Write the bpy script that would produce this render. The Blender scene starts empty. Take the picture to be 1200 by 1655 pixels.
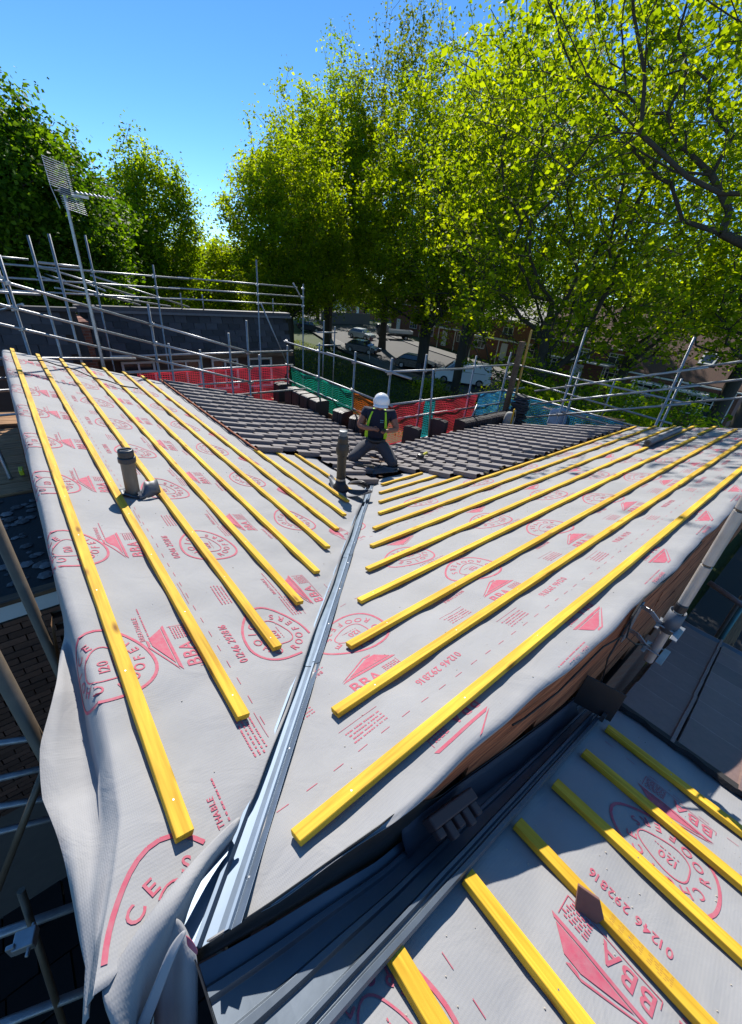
import bpy, bmesh, math, random
import numpy as np
from mathutils import Vector, Matrix
R = math.radians
random.seed(7)
SC = bpy.context.scene
COL = SC.collection

# ---------------------------------------------------------------- camera, world, sun, exposure
K = 0.2875                      # roof pitch: fall per metre of plan
CAM = Vector((0.1687, -0.2382, 1.4047))
yaw, pit, rol = 0.83375, 0.511618, -0.098996
F_ = Vector((math.cos(yaw)*math.cos(pit), math.sin(yaw)*math.cos(pit), -math.sin(pit)))
R_ = Vector((math.sin(yaw), -math.cos(yaw), 0))
D_ = F_.cross(R_)
Rr = math.cos(rol)*R_ + math.sin(rol)*D_
Dr = -math.sin(rol)*R_ + math.cos(rol)*D_
cd = bpy.data.cameras.new('camera')
cam = bpy.data.objects.new('camera', cd); COL.objects.link(cam)
M4 = Matrix(((Rr.x, -Dr.x, -F_.x, CAM.x), (Rr.y, -Dr.y, -F_.y, CAM.y), (Rr.z, -Dr.z, -F_.z, CAM.z), (0, 0, 0, 1)))
cam.matrix_world = M4
cd.sensor_fit = 'HORIZONTAL'; cd.sensor_width = 36; cd.lens = 19.59
cd.clip_start = 0.02; cd.clip_end = 3000
SC.camera = cam

SUN_EL, SUN_AZ = R(42.0), R(60.0)      # azimuth from +X towards +Y
sdir = Vector((math.cos(SUN_AZ)*math.cos(SUN_EL), math.sin(SUN_AZ)*math.cos(SUN_EL), math.sin(SUN_EL)))
w = bpy.data.worlds.new('World'); SC.world = w; w.use_nodes = True
nt = w.node_tree; nt.nodes.clear()
sky = nt.nodes.new('ShaderNodeTexSky'); sky.sky_type = 'NISHITA'; sky.sun_disc = False
sky.sun_elevation = SUN_EL; sky.sun_rotation = math.pi/2 - SUN_AZ
sky.air_density = 0.6; sky.dust_density = 0.0; sky.ozone_density = 3.0; sky.altitude = 1200
hs = nt.nodes.new('ShaderNodeHueSaturation'); hs.inputs['Saturation'].default_value = 1.18; hs.inputs['Hue'].default_value = 0.496
bg = nt.nodes.new('ShaderNodeBackground'); bg.inputs['Strength'].default_value = 0.15
wo = nt.nodes.new('ShaderNodeOutputWorld')
nt.links.new(sky.outputs[0], hs.inputs['Color']); nt.links.new(hs.outputs[0], bg.inputs['Color']); nt.links.new(bg.outputs[0], wo.inputs['Surface'])
sl = bpy.data.lights.new('sun', 'SUN'); sl.energy = 4.4; sl.angle = R(0.53); sl.color = (1.0, 0.95, 0.87)
so = bpy.data.objects.new('sun', sl); COL.objects.link(so)
so.rotation_euler = sdir.to_track_quat('Z', 'Y').to_euler(); so.location = (20, 40, 60)
SC.view_settings.view_transform = 'Standard'; SC.view_settings.look = 'None'
SC.view_settings.gamma = 1; SC.view_settings.exposure = 0.6
SC.render.engine = 'CYCLES'
SC.cycles.max_bounces = 8; SC.cycles.transparent_max_bounces = 12

# ---------------------------------------------------------------- materials
MATS = {}
def M(name, col, rough=0.6, metal=0.0, var=0.0, vscale=8.0, col2=None, bump=0.0, bscale=60.0, stretch=None, spec=0.5, detail=6, rand=0.0, wave=None, trans=0.0):
    if name in MATS: return MATS[name]
    m = bpy.data.materials.new(name); m.use_nodes = True
    n = m.node_tree.nodes; l = m.node_tree.links
    b = n['Principled BSDF']
    b.inputs['Roughness'].default_value = rough; b.inputs['Metallic'].default_value = metal
    b.inputs['Specular IOR Level'].default_value = spec
    if trans: b.inputs['Transmission Weight'].default_value = trans
    tc = n.new('ShaderNodeTexCoord'); mp = n.new('ShaderNodeMapping')
    l.new(tc.outputs['Object'], mp.inputs[0])
    if stretch: mp.inputs['Scale'].default_value = stretch
    c1 = (*col, 1); c2 = (*(col2 or tuple(x*0.55 for x in col)), 1)
    last = None
    if var > 0 or col2:
        nz = n.new('ShaderNodeTexNoise'); nz.inputs['Scale'].default_value = vscale; nz.inputs['Detail'].default_value = detail; nz.inputs['Roughness'].default_value = 0.6
        l.new(mp.outputs[0], nz.inputs['Vector'])
        cr = n.new('ShaderNodeValToRGB'); cr.color_ramp.elements[0].position = 0.5-0.28; cr.color_ramp.elements[1].position = 0.5+0.28
        cr.color_ramp.elements[0].color = c2 if var >= 1 or col2 else tuple([x*(1-var) for x in col]+[1]); cr.color_ramp.elements[1].color = c1
        l.new(nz.outputs['Fac'], cr.inputs[0]); last = cr.outputs[0]
        # roughness follows the wear a little
        mr = n.new('ShaderNodeMapRange'); mr.inputs['To Min'].default_value = max(0.05, rough-0.08); mr.inputs['To Max'].default_value = min(1, rough+0.1)
        l.new(nz.outputs['Fac'], mr.inputs['Value']); l.new(mr.outputs[0], b.inputs['Roughness'])
    if rand > 0:
        oi = n.new('ShaderNodeObjectInfo'); mr2 = n.new('ShaderNodeMapRange')
        mr2.inputs['To Min'].default_value = 1-rand; mr2.inputs['To Max'].default_value = 1+rand
        l.new(oi.outputs['Random'], mr2.inputs['Value'])
        mx = n.new('ShaderNodeVectorMath'); mx.operation = 'SCALE'
        if last is not None: l.new(last, mx.inputs[0])
        else: mx.inputs[0].default_value = col
        l.new(mr2.outputs[0], mx.inputs['Scale']); last = mx.outputs[0]
    if last is not None: l.new(last, b.inputs['Base Color'])
    else: b.inputs['Base Color'].default_value = c1
    if bump > 0:
        nb = n.new('ShaderNodeTexNoise'); nb.inputs['Scale'].default_value = bscale; nb.inputs['Detail'].default_value = 4
        l.new(mp.outputs[0], nb.inputs['Vector'])
        bp = n.new('ShaderNodeBump'); bp.inputs['Strength'].default_value = bump; bp.inputs['Distance'].default_value = 0.01
        l.new(nb.outputs['Fac'], bp.inputs['Height']); l.new(bp.outputs[0], b.inputs['Normal'])
    MATS[name] = m
    return m

def add_weave(m, axis_scale=1.0, strength=0.17, spacing=0.0055):
    """fine quilted emboss of the membrane"""
    n = m.node_tree.nodes; l = m.node_tree.links; b = n['Principled BSDF']
    tc = n.new('ShaderNodeTexCoord'); outs = []
    for ax in ('X', 'Y'):
        wv = n.new('ShaderNodeTexWave'); wv.wave_type = 'BANDS'; wv.bands_direction = ax
        wv.inputs['Scale'].default_value = 1/(spacing)*0.314/ (1.0 if ax == 'X' else 2.0); wv.inputs['Distortion'].default_value = 0.4; wv.inputs['Detail'].default_value = 1
        l.new(tc.outputs['Object'], wv.inputs['Vector']); outs.append(wv.outputs['Fac'])
    mul = n.new('ShaderNodeMath'); mul.operation = 'MULTIPLY'; l.new(outs[0], mul.inputs[0]); l.new(outs[1], mul.inputs[1])
    nz = n.new('ShaderNodeTexNoise'); nz.inputs['Scale'].default_value = 9; nz.inputs['Detail'].default_value = 7
    l.new(tc.outputs['Object'], nz.inputs['Vector'])
    nz.inputs['Scale'].default_value = 5; nz.inputs['Distortion'].default_value = 1.2
    rg_ = n.new('ShaderNodeTexNoise'); rg_.noise_type = 'RIDGED_MULTIFRACTAL'; rg_.inputs['Scale'].default_value = 2.3; rg_.inputs['Detail'].default_value = 5; rg_.inputs['Distortion'].default_value = 0.7; l.new(tc.outputs['Object'], rg_.inputs['Vector'])
    b0 = n.new('ShaderNodeBump'); b0.inputs['Strength'].default_value = 0.55; b0.inputs['Distance'].default_value = 0.012; l.new(rg_.outputs['Fac'], b0.inputs['Height'])
    b1 = n.new('ShaderNodeBump'); b1.inputs['Strength'].default_value = 0.45; b1.inputs['Distance'].default_value = 0.014; l.new(nz.outputs['Fac'], b1.inputs['Height']); l.new(b0.outputs[0], b1.inputs['Normal'])
    b2 = n.new('ShaderNodeBump'); b2.inputs['Strength'].default_value = strength; b2.inputs['Distance'].default_value = 0.0015
    l.new(mul.outputs[0], b2.inputs['Height']); l.new(b1.outputs[0], b2.inputs['Normal']); l.new(b2.outputs[0], b.inputs['Normal'])

m_mem = M('membrane_grey', (0.365, 0.363, 0.366), 0.7, var=0.2, vscale=2.2, spec=0.2, detail=12); add_weave(m_mem)
m_print = M('print_red', (0.50, 0.065, 0.12), 0.75, var=1, col2=(.44, .17, .20), vscale=38, spec=0.3)
def wood(name, c1, c2, rand=0.10):
    m = bpy.data.materials.new(name); m.use_nodes = True
    n = m.node_tree.nodes; l = m.node_tree.links; b = n['Principled BSDF']
    tc = n.new('ShaderNodeTexCoord'); mp = n.new('ShaderNodeMapping'); oi = n.new('ShaderNodeObjectInfo')
    off = n.new('ShaderNodeVectorMath'); off.operation = 'SCALE'; off.inputs[0].default_value = (31, 17, 9)
    l.new(oi.outputs['Random'], off.inputs['Scale']); ad = n.new('ShaderNodeVectorMath'); ad.operation = 'ADD'
    l.new(tc.outputs['Object'], ad.inputs[0]); l.new(off.outputs[0], ad.inputs[1]); l.new(ad.outputs[0], mp.inputs[0])
    mp.inputs['Scale'].default_value = (1.2, 22, 22)
    nz = n.new('ShaderNodeTexNoise'); nz.inputs['Scale'].default_value = 2.2; nz.inputs['Detail'].default_value = 8; nz.inputs['Distortion'].default_value = 0.6
    l.new(mp.outputs[0], nz.inputs[0])
    cr = n.new('ShaderNodeValToRGB'); e = cr.color_ramp.elements; e[0].position = 0.32; e[1].position = 0.62; e[0].color = (*[v*.82 for v in c2], 1); e[1].color = (*c1, 1)
    l.new(nz.outputs['Fac'], cr.inputs[0])
    # knots
    vo = n.new('ShaderNodeTexVoronoi'); vo.inputs['Scale'].default_value = 1.0
    m2 = n.new('ShaderNodeMapping'); m2.inputs['Scale'].default_value = (3.6, 12, 12); l.new(ad.outputs[0], m2.inputs[0]); l.new(m2.outputs[0], vo.inputs[0])
    kr = n.new('ShaderNodeValToRGB'); kr.color_ramp.elements[0].position = 0.05; kr.color_ramp.elements[0].color = (0, 0, 0, 1); kr.color_ramp.elements[1].position = 0.20
    l.new(vo.outputs['Distance'], kr.inputs[0])
    mx = n.new('ShaderNodeMix'); mx.data_type = 'RGBA'; mx.inputs['A'].default_value = (c2[0]*.35, c2[1]*.25, c2[2]*.3, 1)
    l.new(kr.outputs[0], mx.inputs['Factor']); l.new(cr.outputs[0], mx.inputs['B'])
    # broad tone drift along the stick
    n3 = n.new('ShaderNodeTexNoise'); n3.inputs['Scale'].default_value = 2.5; n3.inputs['Detail'].default_value = 3; l.new(ad.outputs[0], n3.inputs[0])
    mr = n.new('ShaderNodeMapRange'); mr.inputs['From Min'].default_value = 0.3; mr.inputs['From Max'].default_value = 0.7; mr.inputs['To Min'].default_value = 0.82; mr.inputs['To Max'].default_value = 1.1; l.new(n3.outputs['Fac'], mr.inputs['Value'])
    sc = n.new('ShaderNodeVectorMath'); sc.operation = 'SCALE'; l.new(mx.outputs['Result'], sc.inputs[0]); m3 = n.new('ShaderNodeMapRange'); m3.inputs['To Min'].default_value = .86; m3.inputs['To Max'].default_value = 1.08; l.new(oi.outputs['Random'], m3.inputs['Value'])
    m4 = n.new('ShaderNodeMath'); m4.operation = 'MULTIPLY'; l.new(mr.outputs[0], m4.inputs[0]); l.new(m3.outputs[0], m4.inputs[1]); l.new(m4.outputs[0], sc.inputs['Scale'])
    l.new(sc.outputs[0], b.inputs['Base Color'])
    b.inputs['Roughness'].default_value = 0.7; b.inputs['Specular IOR Level'].default_value = 0.25
    bp = n.new('ShaderNodeBump'); bp.inputs['Strength'].default_value = 0.25; bp.inputs['Distance'].default_value = 0.004
    l.new(nz.outputs['Fac'], bp.inputs['Height']); l.new(bp.outputs[0], b.inputs['Normal'])
    MATS[name] = m
    return m
m_bat = wood('batten_yellow', (0.85, 0.53, 0.045), (0.72, 0.40, 0.025))
m_board = wood('board_brown', (0.58, 0.20, 0.085), (0.26, 0.08, 0.04))
m_plank = wood('plank_pale', (0.48, 0.27, 0.13), (0.30, 0.15, 0.07))
m_oldwood = wood('old_wood', (0.20, 0.12, 0.07), (0.10, 0.06, 0.04))
m_galv = M('galvanised', (0.46, 0.47, 0.49), 0.42, 0.75, var=0.35, vscale=14, bump=0.15, bscale=40)
m_tube = M('tube_steel', (0.40, 0.41, 0.43), 0.42, 0.6, var=0.45, vscale=9, bump=0.15, bscale=60)
m_tubed = M('tube_brown', (0.16, 0.12, 0.085), 0.5, 0.35, var=0.4, vscale=9)
m_lead = M('valley_steel', (0.17, 0.22, 0.29), 0.46, 0.62, var=0.2, vscale=10, bump=0.06, bscale=7, stretch=(1, 1, 1))
m_gut = M('gutter_steel', (0.13, 0.16, 0.20), 0.42, 0.5, var=0.25, vscale=6, bump=0.08, bscale=9)
m_gutd = M('upstand_black', (0.045, 0.045, 0.045), 0.35, 0.3, var=0.45, vscale=7)
m_tile = M('tile_grey', (0.20, 0.178, 0.178), 0.62, var=0.22, vscale=24, bump=0.12, bscale=220, rand=0.14, spec=0.35)
m_tile2 = M('tile_brown', (0.25, 0.165, 0.145), 0.6, var=0.3, vscale=20, bump=0.15, bscale=220, rand=0.22)
m_slate = M('slate_dark', (0.045, 0.045, 0.054), 0.6, var=0.4, vscale=10, bump=0.15, bscale=50, rand=0.5)
m_black = M('black_plastic', (0.02, 0.02, 0.022), 0.4, var=0.2, vscale=12)
m_soil = M('pipe_grey', (0.016, 0.018, 0.017), 0.4, var=0.25, vscale=14)
m_vent = M('vent_pipe_dirty', (0.27, 0.21, 0.155), 0.6, var=1, vscale=9, col2=(0.09, 0.065, 0.045), stretch=(1, 1, .35))
m_ventcap = M('vent_cap', (0.035, 0.04, 0.05), 0.35, var=0.2)
m_leadsheet = M('lead_slate', (0.12, 0.13, 0.15), 0.5, 0.2, var=0.3, vscale=10, bump=0.2, bscale=20)
m_white = M('white_paint', (0.70, 0.70, 0.68), 0.45, var=0.12, vscale=5)
m_cable = M('cable_black', (0.012, 0.012, 0.012), 0.5)
m_brick = M('brick_red', (0.24, 0.085, 0.05), 0.85, var=0.35, vscale=30, rand=0.25, bump=0.2, bscale=90)
m_bricks = M('brick_brown', (0.17, 0.08, 0.05), 0.85, var=0.35, vscale=30, rand=0.3, bump=0.2, bscale=90)
m_mortar = M('mortar', (0.16, 0.14, 0.12), 0.95, var=0.2)
m_bit = M('bitumen', (0.03, 0.028, 0.027), 0.85, var=0.3, vscale=7, bump=0.3, bscale=40)
m_stone = M('pale_stone', (0.16, 0.15, 0.15), 0.8, rand=0.6, var=0.3)
m_glass = M('window_glass', (0.03, 0.04, 0.05), 0.06, 0.0, spec=1.0)
m_upvc = M('upvc_white', (0.72, 0.72, 0.70), 0.4)
m_blue = M('blue_sheet', (0.10, 0.22, 0.42), 0.5, var=0.3, vscale=9)
m_terra = M('terracotta', (0.40, 0.19, 0.11), 0.8, var=0.2, vscale=20)

def facade_brick(name, c1, c2, mortar, sc=1.0):
    m = bpy.data.materials.new(name); m.use_nodes = True
    n = m.node_tree.nodes; l = m.node_tree.links; b = n['Principled BSDF']
    tc = n.new('ShaderNodeTexCoord'); sx = n.new('ShaderNodeSeparateXYZ'); l.new(tc.outputs['Object'], sx.inputs[0])
    ad = n.new('ShaderNodeMath'); ad.operation = 'ADD'; l.new(sx.outputs['X'], ad.inputs[0]); l.new(sx.outputs['Y'], ad.inputs[1])
    cb = n.new('ShaderNodeCombineXYZ'); l.new(ad.outputs[0], cb.inputs['X']); l.new(sx.outputs['Z'], cb.inputs['Y'])
    bk = n.new('ShaderNodeTexBrick'); bk.inputs['Scale'].default_value = 1; bk.inputs['Brick Width'].default_value = .225*sc; bk.inputs['Row Height'].default_value = .075*sc
    bk.inputs['Mortar Size'].default_value = .010*sc; bk.inputs['Color1'].default_value = (*c1, 1); bk.inputs['Color2'].default_value = (*c2, 1); bk.inputs['Mortar'].default_value = (*mortar, 1)
    l.new(cb.outputs[0], bk.inputs['Vector']); l.new(bk.outputs['Color'], b.inputs['Base Color']); b.inputs['Roughness'].default_value = .85
    MATS[name] = m
    return m
m_fac = facade_brick('facade_brick', (0.26, 0.085, 0.045), (0.19, 0.06, 0.035), (0.2, 0.15, 0.12))
m_roof = M('clay_roof', (0.17, 0.085, 0.06), 0.85, var=1, vscale=7, col2=(.07, .045, .035), bump=0.8, bscale=14, detail=10, stretch=(1, 3, 1))
m_roofg = M('slate_roof', (0.10, 0.11, 0.13), 0.6, var=0.3, vscale=3)

# ---------------------------------------------------------------- mesh helpers
class MB:
    def __init__(s): s.v = []; s.f = []; s.sm = False
    def add(s, vs, fs):
        o = len(s.v); s.v.extend([tuple(v) for v in vs]); s.f.extend([tuple(i+o for i in f) for f in fs]); return s
    def box(s, c, sz, mat=None):
        hx, hy, hz = sz[0]/2, sz[1]/2, sz[2]/2
        vs = [Vector((x*hx, y*hy, z*hz)) for x, y, z in ((-1,-1,-1),(1,-1,-1),(1,1,-1),(-1,1,-1),(-1,-1,1),(1,-1,1),(1,1,1),(-1,1,1))]
        if mat is not None: vs = [mat @ v for v in vs]
        c = Vector(c)
        return s.add([v+c for v in vs], [(0,3,2,1),(4,5,6,7),(0,1,5,4),(1,2,6,5),(2,3,7,6),(3,0,4,7)])
    def tube(s, p0, p1, r, n=10, r2=None, cap=True):
        p0 = Vector(p0); p1 = Vector(p1); d = (p1-p0)
        if d.length < 1e-6: return s
        q = d.to_track_quat('Z', 'Y').to_matrix(); r2 = r if r2 is None else r2
        vs = []
        for p, rr in ((p0, r), (p1, r2)):
            for i in range(n):
                a = 2*math.pi*i/n; vs.append(p + q @ Vector((rr*math.cos(a), rr*math.sin(a), 0)))
        fs = [(i, (i+1) % n, n+(i+1) % n, n+i) for i in range(n)]
        if cap: fs += [tuple(range(n-1, -1, -1)), tuple(range(n, 2*n))]
        return s.add(vs, fs)
    def path(s, pts, r, n=8):
        pts = [Vector(p) for p in pts]; vs = []; fs = []
        up = Vector((0, 0, 1))
        for i, p in enumerate(pts):
            d = (pts[min(i+1, len(pts)-1)]-pts[max(i-1, 0)]).normalized()
            a = d.cross(up) if abs(d.z) < .95 else d.cross(Vector((1, 0, 0))); a.normalize(); b = a.cross(d)
            rr = r[i] if isinstance(r, (list, tuple)) else r
            for j in range(n):
                t = 2*math.pi*j/n; vs.append(p+a*rr*math.cos(t)+b*rr*math.sin(t))
            if i: fs += [((i-1)*n+j, (i-1)*n+(j+1) % n, i*n+(j+1) % n, i*n+j) for j in range(n)]
        fs += [tuple(range(n-1, -1, -1)), tuple(range((len(pts)-1)*n, len(pts)*n))]
        return s.add(vs, fs)
    def lathe(s, c, prof, n=20, mat=None):
        vs = []; fs = []; c = Vector(c)
        for r, z in prof:
            for i in range(n):
                a = 2*math.pi*i/n; v = Vector((r*math.cos(a), r*math.sin(a), z))
                vs.append((mat @ v if mat is not None else v)+c)
        for j in range(len(prof)-1): fs += [(j*n+i, j*n+(i+1) % n, (j+1)*n+(i+1) % n, (j+1)*n+i) for i in range(n)]
        fs += [tuple(range(n-1, -1, -1)), tuple(range((len(prof)-1)*n, len(prof)*n))]
        return s.add(vs, fs)
    def grid(s, P, thick=0.0):
        """P: rows x cols of points"""
        nr, nc = len(P), len(P[0]); vs = [p for row in P for p in row]
        fs = [(i*nc+j, i*nc+j+1, (i+1)*nc+j+1, (i+1)*nc+j) for i in range(nr-1) for j in range(nc-1)]
        return s.add(vs, fs)
    def extrude(s, prof, axis_p0, axis_p1, ex, ez):
        """closed polygon profile (a,b) placed on axes ex,ez, swept p0->p1"""
        p0 = Vector(axis_p0); p1 = Vector(axis_p1); n = len(prof)
        vs = [p0+ex*a+ez*b for a, b in prof]+[p1+ex*a+ez*b for a, b in prof]
        return s.add(vs, [tuple(range(n-1, -1, -1)), tuple(range(n, 2*n))]+[(i, (i+1) % n, n+(i+1) % n, n+i) for i in range(n)])
    def mesh(s, name, mat, smooth=False):
        me = bpy.data.meshes.new(name); me.from_pydata(s.v, [], s.f); me.materials.append(mat)
        if smooth: me.polygons.foreach_set('use_smooth', [True]*len(me.polygons))
        me.update(); return me
    def build(s, name, mat, parent=None, smooth=False, loc=None, **kw):
        return link(name, s.mesh(name, mat, smooth), parent, **kw)
def link(name, me, parent=None, label=None, cat=None, group=None, kind=None, mat=None):
    o = bpy.data.objects.new(name, me); COL.objects.link(o)
    if parent is not None: o.parent = parent
    if mat is not None: o.matrix_local = mat
    if label: o['label'] = label
    if cat: o['category'] = cat
    if group: o['group'] = group
    if kind: o['kind'] = kind
    return o
def thing(name, label, cat, loc=(0, 0, 0), group=None, rz=0.0):
    o = bpy.data.objects.new(name, None); COL.objects.link(o); o.location = loc; o.rotation_euler = (0, 0, rz)
    o.empty_display_size = .1
    o['label'] = label; o['category'] = cat
    if group: o['group'] = group
    return o
def bevel(o, w=0.003, seg=2):
    m = o.modifiers.new('bevel', 'BEVEL'); m.width = w; m.segments = seg; m.limit_method = 'ANGLE'; m.angle_limit = R(40)
    return o
def solid(o, t, off=0):
    m = o.modifiers.new('solid', 'SOLIDIFY'); m.thickness = t; m.offset = off; return o
def copy_thing(o, label=None):
    c = o.copy(); COL.objects.link(c)
    if label: c['label'] = label
    for ch in o.children:
        d = ch.copy(); COL.objects.link(d); d.parent = c
        for g in ch.children:
            e = g.copy(); COL.objects.link(e); e.parent = d
    return c

# ================================================================ ROOF SLOPES
NN = math.sqrt(1+K*K)
def rot_cols(x, y, z, p):
    x, y, z = Vector(x), Vector(y), Vector(z)
    return Matrix(((x.x, y.x, z.x, p[0]), (x.y, y.y, z.y, p[1]), (x.z, y.z, z.z, p[2]), (0, 0, 0, 1)))
def lerp_tab(t, xs, ys):
    return float(np.interp(t, xs, ys))
def wr(x, y, s=0.0):
    c = abs(math.sin(2.3*x-3.7*y+.8*math.sin(3*y+s))); c2 = abs(math.sin(4.1*x+2.2*y+1.1*math.sin(2.5*x+s)))
    return -.0040*(1-c)**4-.0030*(1-c2)**5+(math.sin(9.1*x+3.3*y+s)+math.sin(-5.7*x+12.4*y+1.7*s)+0.8*math.sin(17*x+7*y+2.1*s)+0.6*math.sin(4*x-23*y+s*3)+0.5*math.sin(31*x+13*y+s)*math.sin(3*x+2*y))*0.0021
def sag(t): return 0.009*math.sin(math.pi*t/0.6)**2
def smooth(a, b, t):
    t = min(1, max(0, (t-a)/(b-a))); return t*t*(3-2*t)
def zL(x, y):
    return -K*x-0.031-sag(y+.1)*smooth(.1, .3, x)+wr(x, y, .4)+0.006*math.exp(-((x-y+.10)/.08)**2)*math.sin(14*y)
def zR(x, y):
    return -K*y-0.031-sag(x+.25)*smooth(.15, .35, y)-0.018*(1-smooth(.12, .34, y))+wr(x, y, 2.2)
ZS0 = -0.062
def zS(x, y):
    return ZS0-K*x-0.031-sag(y+.33)*0.7+wr(x, y, 4.4)

# ---- left membrane with its draped ridge edge
YE = [.27, .31, .366, .412, .436, .50, .60, .90, 4.0]
XE = [-.031, .036, .125, .235, .346, .44, .54, .835, 3.95]
def xedge(y): return min(lerp_tab(y, YE, XE)+.006*math.sin(9*y), 3.4 if y < 4.7 else 2.9)
TY = [.27, .37, .5, .624, .877, 1.074, 1.276, 1.557, 2.0, 3.0]
def drape(y):
    """cross-section of the hanging edge at y, from its outer hem up to the ridge"""
    ox = lerp_tab(y, TY, [-.10, -.07, -.075, -.088, -.118, -.100, -.045, .0, .02, .02])
    oz = lerp_tab(y, TY, [-.13, -.11, -.10, -.108, -.14, -.121, -.09, -.16, -.40, -.42])
    ix = lerp_tab(y, TY, [-.08, -.05, -.03, .0, .02, .02, .03, .035, .035, .04])
    iz = lerp_tab(y, TY, [-.10, -.09, -.09, -.12, -.19, -.20, -.19, -.18, -.16, -.16])
    xr = lerp_tab(y, TY, [-.06, -.03, .02, .06, .085, .09, .08, .07, .07, .075])+.006*math.sin(5*y)
    ox += .006*math.sin(11*y); oz += .012*math.sin(7*y+1)
    row = [(ox, y, oz), (ox*.66+ix*.34, y, oz*.55+iz*.45+.01*math.sin(13*y)), (ox*.3+ix*.7, y, oz*.2+iz*.8), (ix, y, iz)]
    zr = zL(xr, y)
    return row+[(ix*.6+xr*.4-.002, y, iz*.45+zr*.55), (xr-.018, y, zr-.028), (xr, y, zr-.006)], xr
def wrapL(x, y):
    row, xr = drape(y)
    if x >= xr: return (x, y, zL(x, y)+.0026)
    d = xr-x; a = Vector(row[-1])
    for q in reversed(row[:-1]):
        b = Vector(q); L = (b-a).length
        if d <= L: p = a+(b-a)*(d/L); return (p.x-.0015, y, p.z+.002)
        d -= L; a = b
    return None
def left_rows():
    ys = [.27, .29, .31, .33, .35, .37, .39, .41, .43, .46, .49]+list(np.arange(.52, 3.0, .03))+list(np.arange(3.05, 9.16, .06))
    P = []
    for y in ys:
        row, xr = drape(y)
        xe = max(xedge(y), xr+.03); n = 62
        for j in range(1, n+1):
            t = j/n; x = xr+(xe-xr)*t; row.append((x, y, zL(x, y)))
        P.append(row)
    return P
mem_L = thing('roofing_membrane', 'grey printed underlay sheet on the left roof slope, hanging over its open ridge edge', 'roofing membrane', (0, 0, 0), 'printed underlay sheets on the roofs')
mb = MB(); mb.grid(left_rows()); sheetL = mb.build('sheet', m_mem, mem_L, smooth=True)
mem_R = thing('roofing_membrane', 'grey printed underlay sheet on the right roof slope above the dark timber wall', 'roofing membrane', (0, 0, 0), 'printed underlay sheets on the roofs')
def redge(x):   # wavy lower-right verge of the right sheet
    return lerp_tab(x, [.14, .24, .35, .56, .72, .92, 1.12, 1.47, 1.98, 2.78, 4.8, 10.1], [.227, .212, .184, .153, .133, .128, .124, .103, .078, .062, .058, .055])+.006*math.sin(5.3*x)+.004*math.sin(13*x)
P = []
for x in list(np.arange(.17, 3.2, .03))+list(np.arange(3.26, 10.12, .07)):
    y0 = redge(x); y1 = min(x-.018+.006*math.sin(17*x), 3.8); y1 = max(y1, y0+.004); n = 60
    P.append([(x, y0-.002, zR(x, y0)-.022*smooth(.5, 1.0, x)), (x, y0+.001, zR(x, y0)-.012)]+[(x, y0+(y1-y0)*j/n, zR(x, y0+(y1-y0)*j/n)) for j in range(1, n+1)])
mb = MB(); mb.grid(P); sheetR = mb.build('sheet', m_mem, mem_R, smooth=True)
mem_S = thing('roofing_membrane', 'grey printed underlay sheet on the lower roof at the bottom right, half in shadow', 'roofing membrane', (0, 0, 0), 'printed underlay sheets on the roofs')
P = []
for x in np.arange(-.3, 2.75, .03):
    P.append([(x, y, zS(x, y)) for y in np.arange(-.045, -2.4, -.03)])
mb = MB(); mb.grid(P); sheetS = mb.build('sheet', m_mem, mem_S, smooth=True)
for o in (sheetL, sheetR): solid(o, .0012, -1)

# ---- printed lettering
GL = {}
def glyph(ch):
    if ch in GL: return GL[ch]
    cu = bpy.data.curves.new('g', 'FONT'); cu.body = ch; cu.size = 1.0; cu.offset = 0.012; cu.resolution_u = 3
    o = bpy.data.objects.new('g', cu); COL.objects.link(o); bpy.context.view_layer.update()
    me = bpy.data.meshes.new_from_object(o.evaluated_get(bpy.context.evaluated_depsgraph_get()))
    vs = [(v.co.x, v.co.y) for v in me.vertices]; fs = [tuple(p.vertices) for p in me.polygons]
    wd = (max(v[0] for v in vs)+.07) if vs else .3
    bpy.data.objects.remove(o); bpy.data.curves.remove(cu); bpy.data.meshes.remove(me)
    GL[ch] = (vs, fs, wd); return GL[ch]
class Print:
    def __init__(s): s.v = []; s.f = []
    def add(s, vs, fs): o = len(s.v); s.v += vs; s.f += [tuple(i+o for i in f) for f in fs]
    def quad(s, pts): s.add([tuple(p) for p in pts], [tuple(range(len(pts)))])
    def line(s, a, b, wd):
        a = Vector(a); b = Vector(b); d = (b-a); L = d.length
        if L < 1e-6: return
        d /= L; nrm = Vector((-d.y, d.x))*wd/2; n = max(1, int(L/.05))
        for i in range(n):
            p = a+d*L*i/n; q = a+d*L*(i+1)/n; s.quad([p-nrm, q-nrm, q+nrm, p+nrm])
    def text(s, t, size, at, rot=0.0, bold=1.0, sx=1.0):
        x = 0; c, si = math.cos(rot), math.sin(rot)
        for ch in t:
            if ch == ' ': x += .32*size*sx; continue
            vs, fs, wd = glyph(ch)
            s.add([(at[0]+c*(x+v[0]*size*sx)-si*v[1]*size, at[1]+si*(x+v[0]*size*sx)+c*v[1]*size) for v in vs], fs); x += wd*size*sx
        return x
    def arc(s, t, size, c, rx, ry, a0, a1, flip=False):
        n = len(t)
        for i, ch in enumerate(t):
            a = a0+(a1-a0)*i/(n-1); p = (c[0]+rx*math.cos(a), c[1]+ry*math.sin(a))
            r = a-math.pi/2 if not flip else a+math.pi/2
            vs, fs, wd = glyph(ch); cc, si = math.cos(r), math.sin(r)
            s.add([(p[0]+cc*(v[0]-wd/2)*size-si*v[1]*size, p[1]+si*(v[0]-wd/2)*size+cc*v[1]*size) for v in vs], fs)
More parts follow.
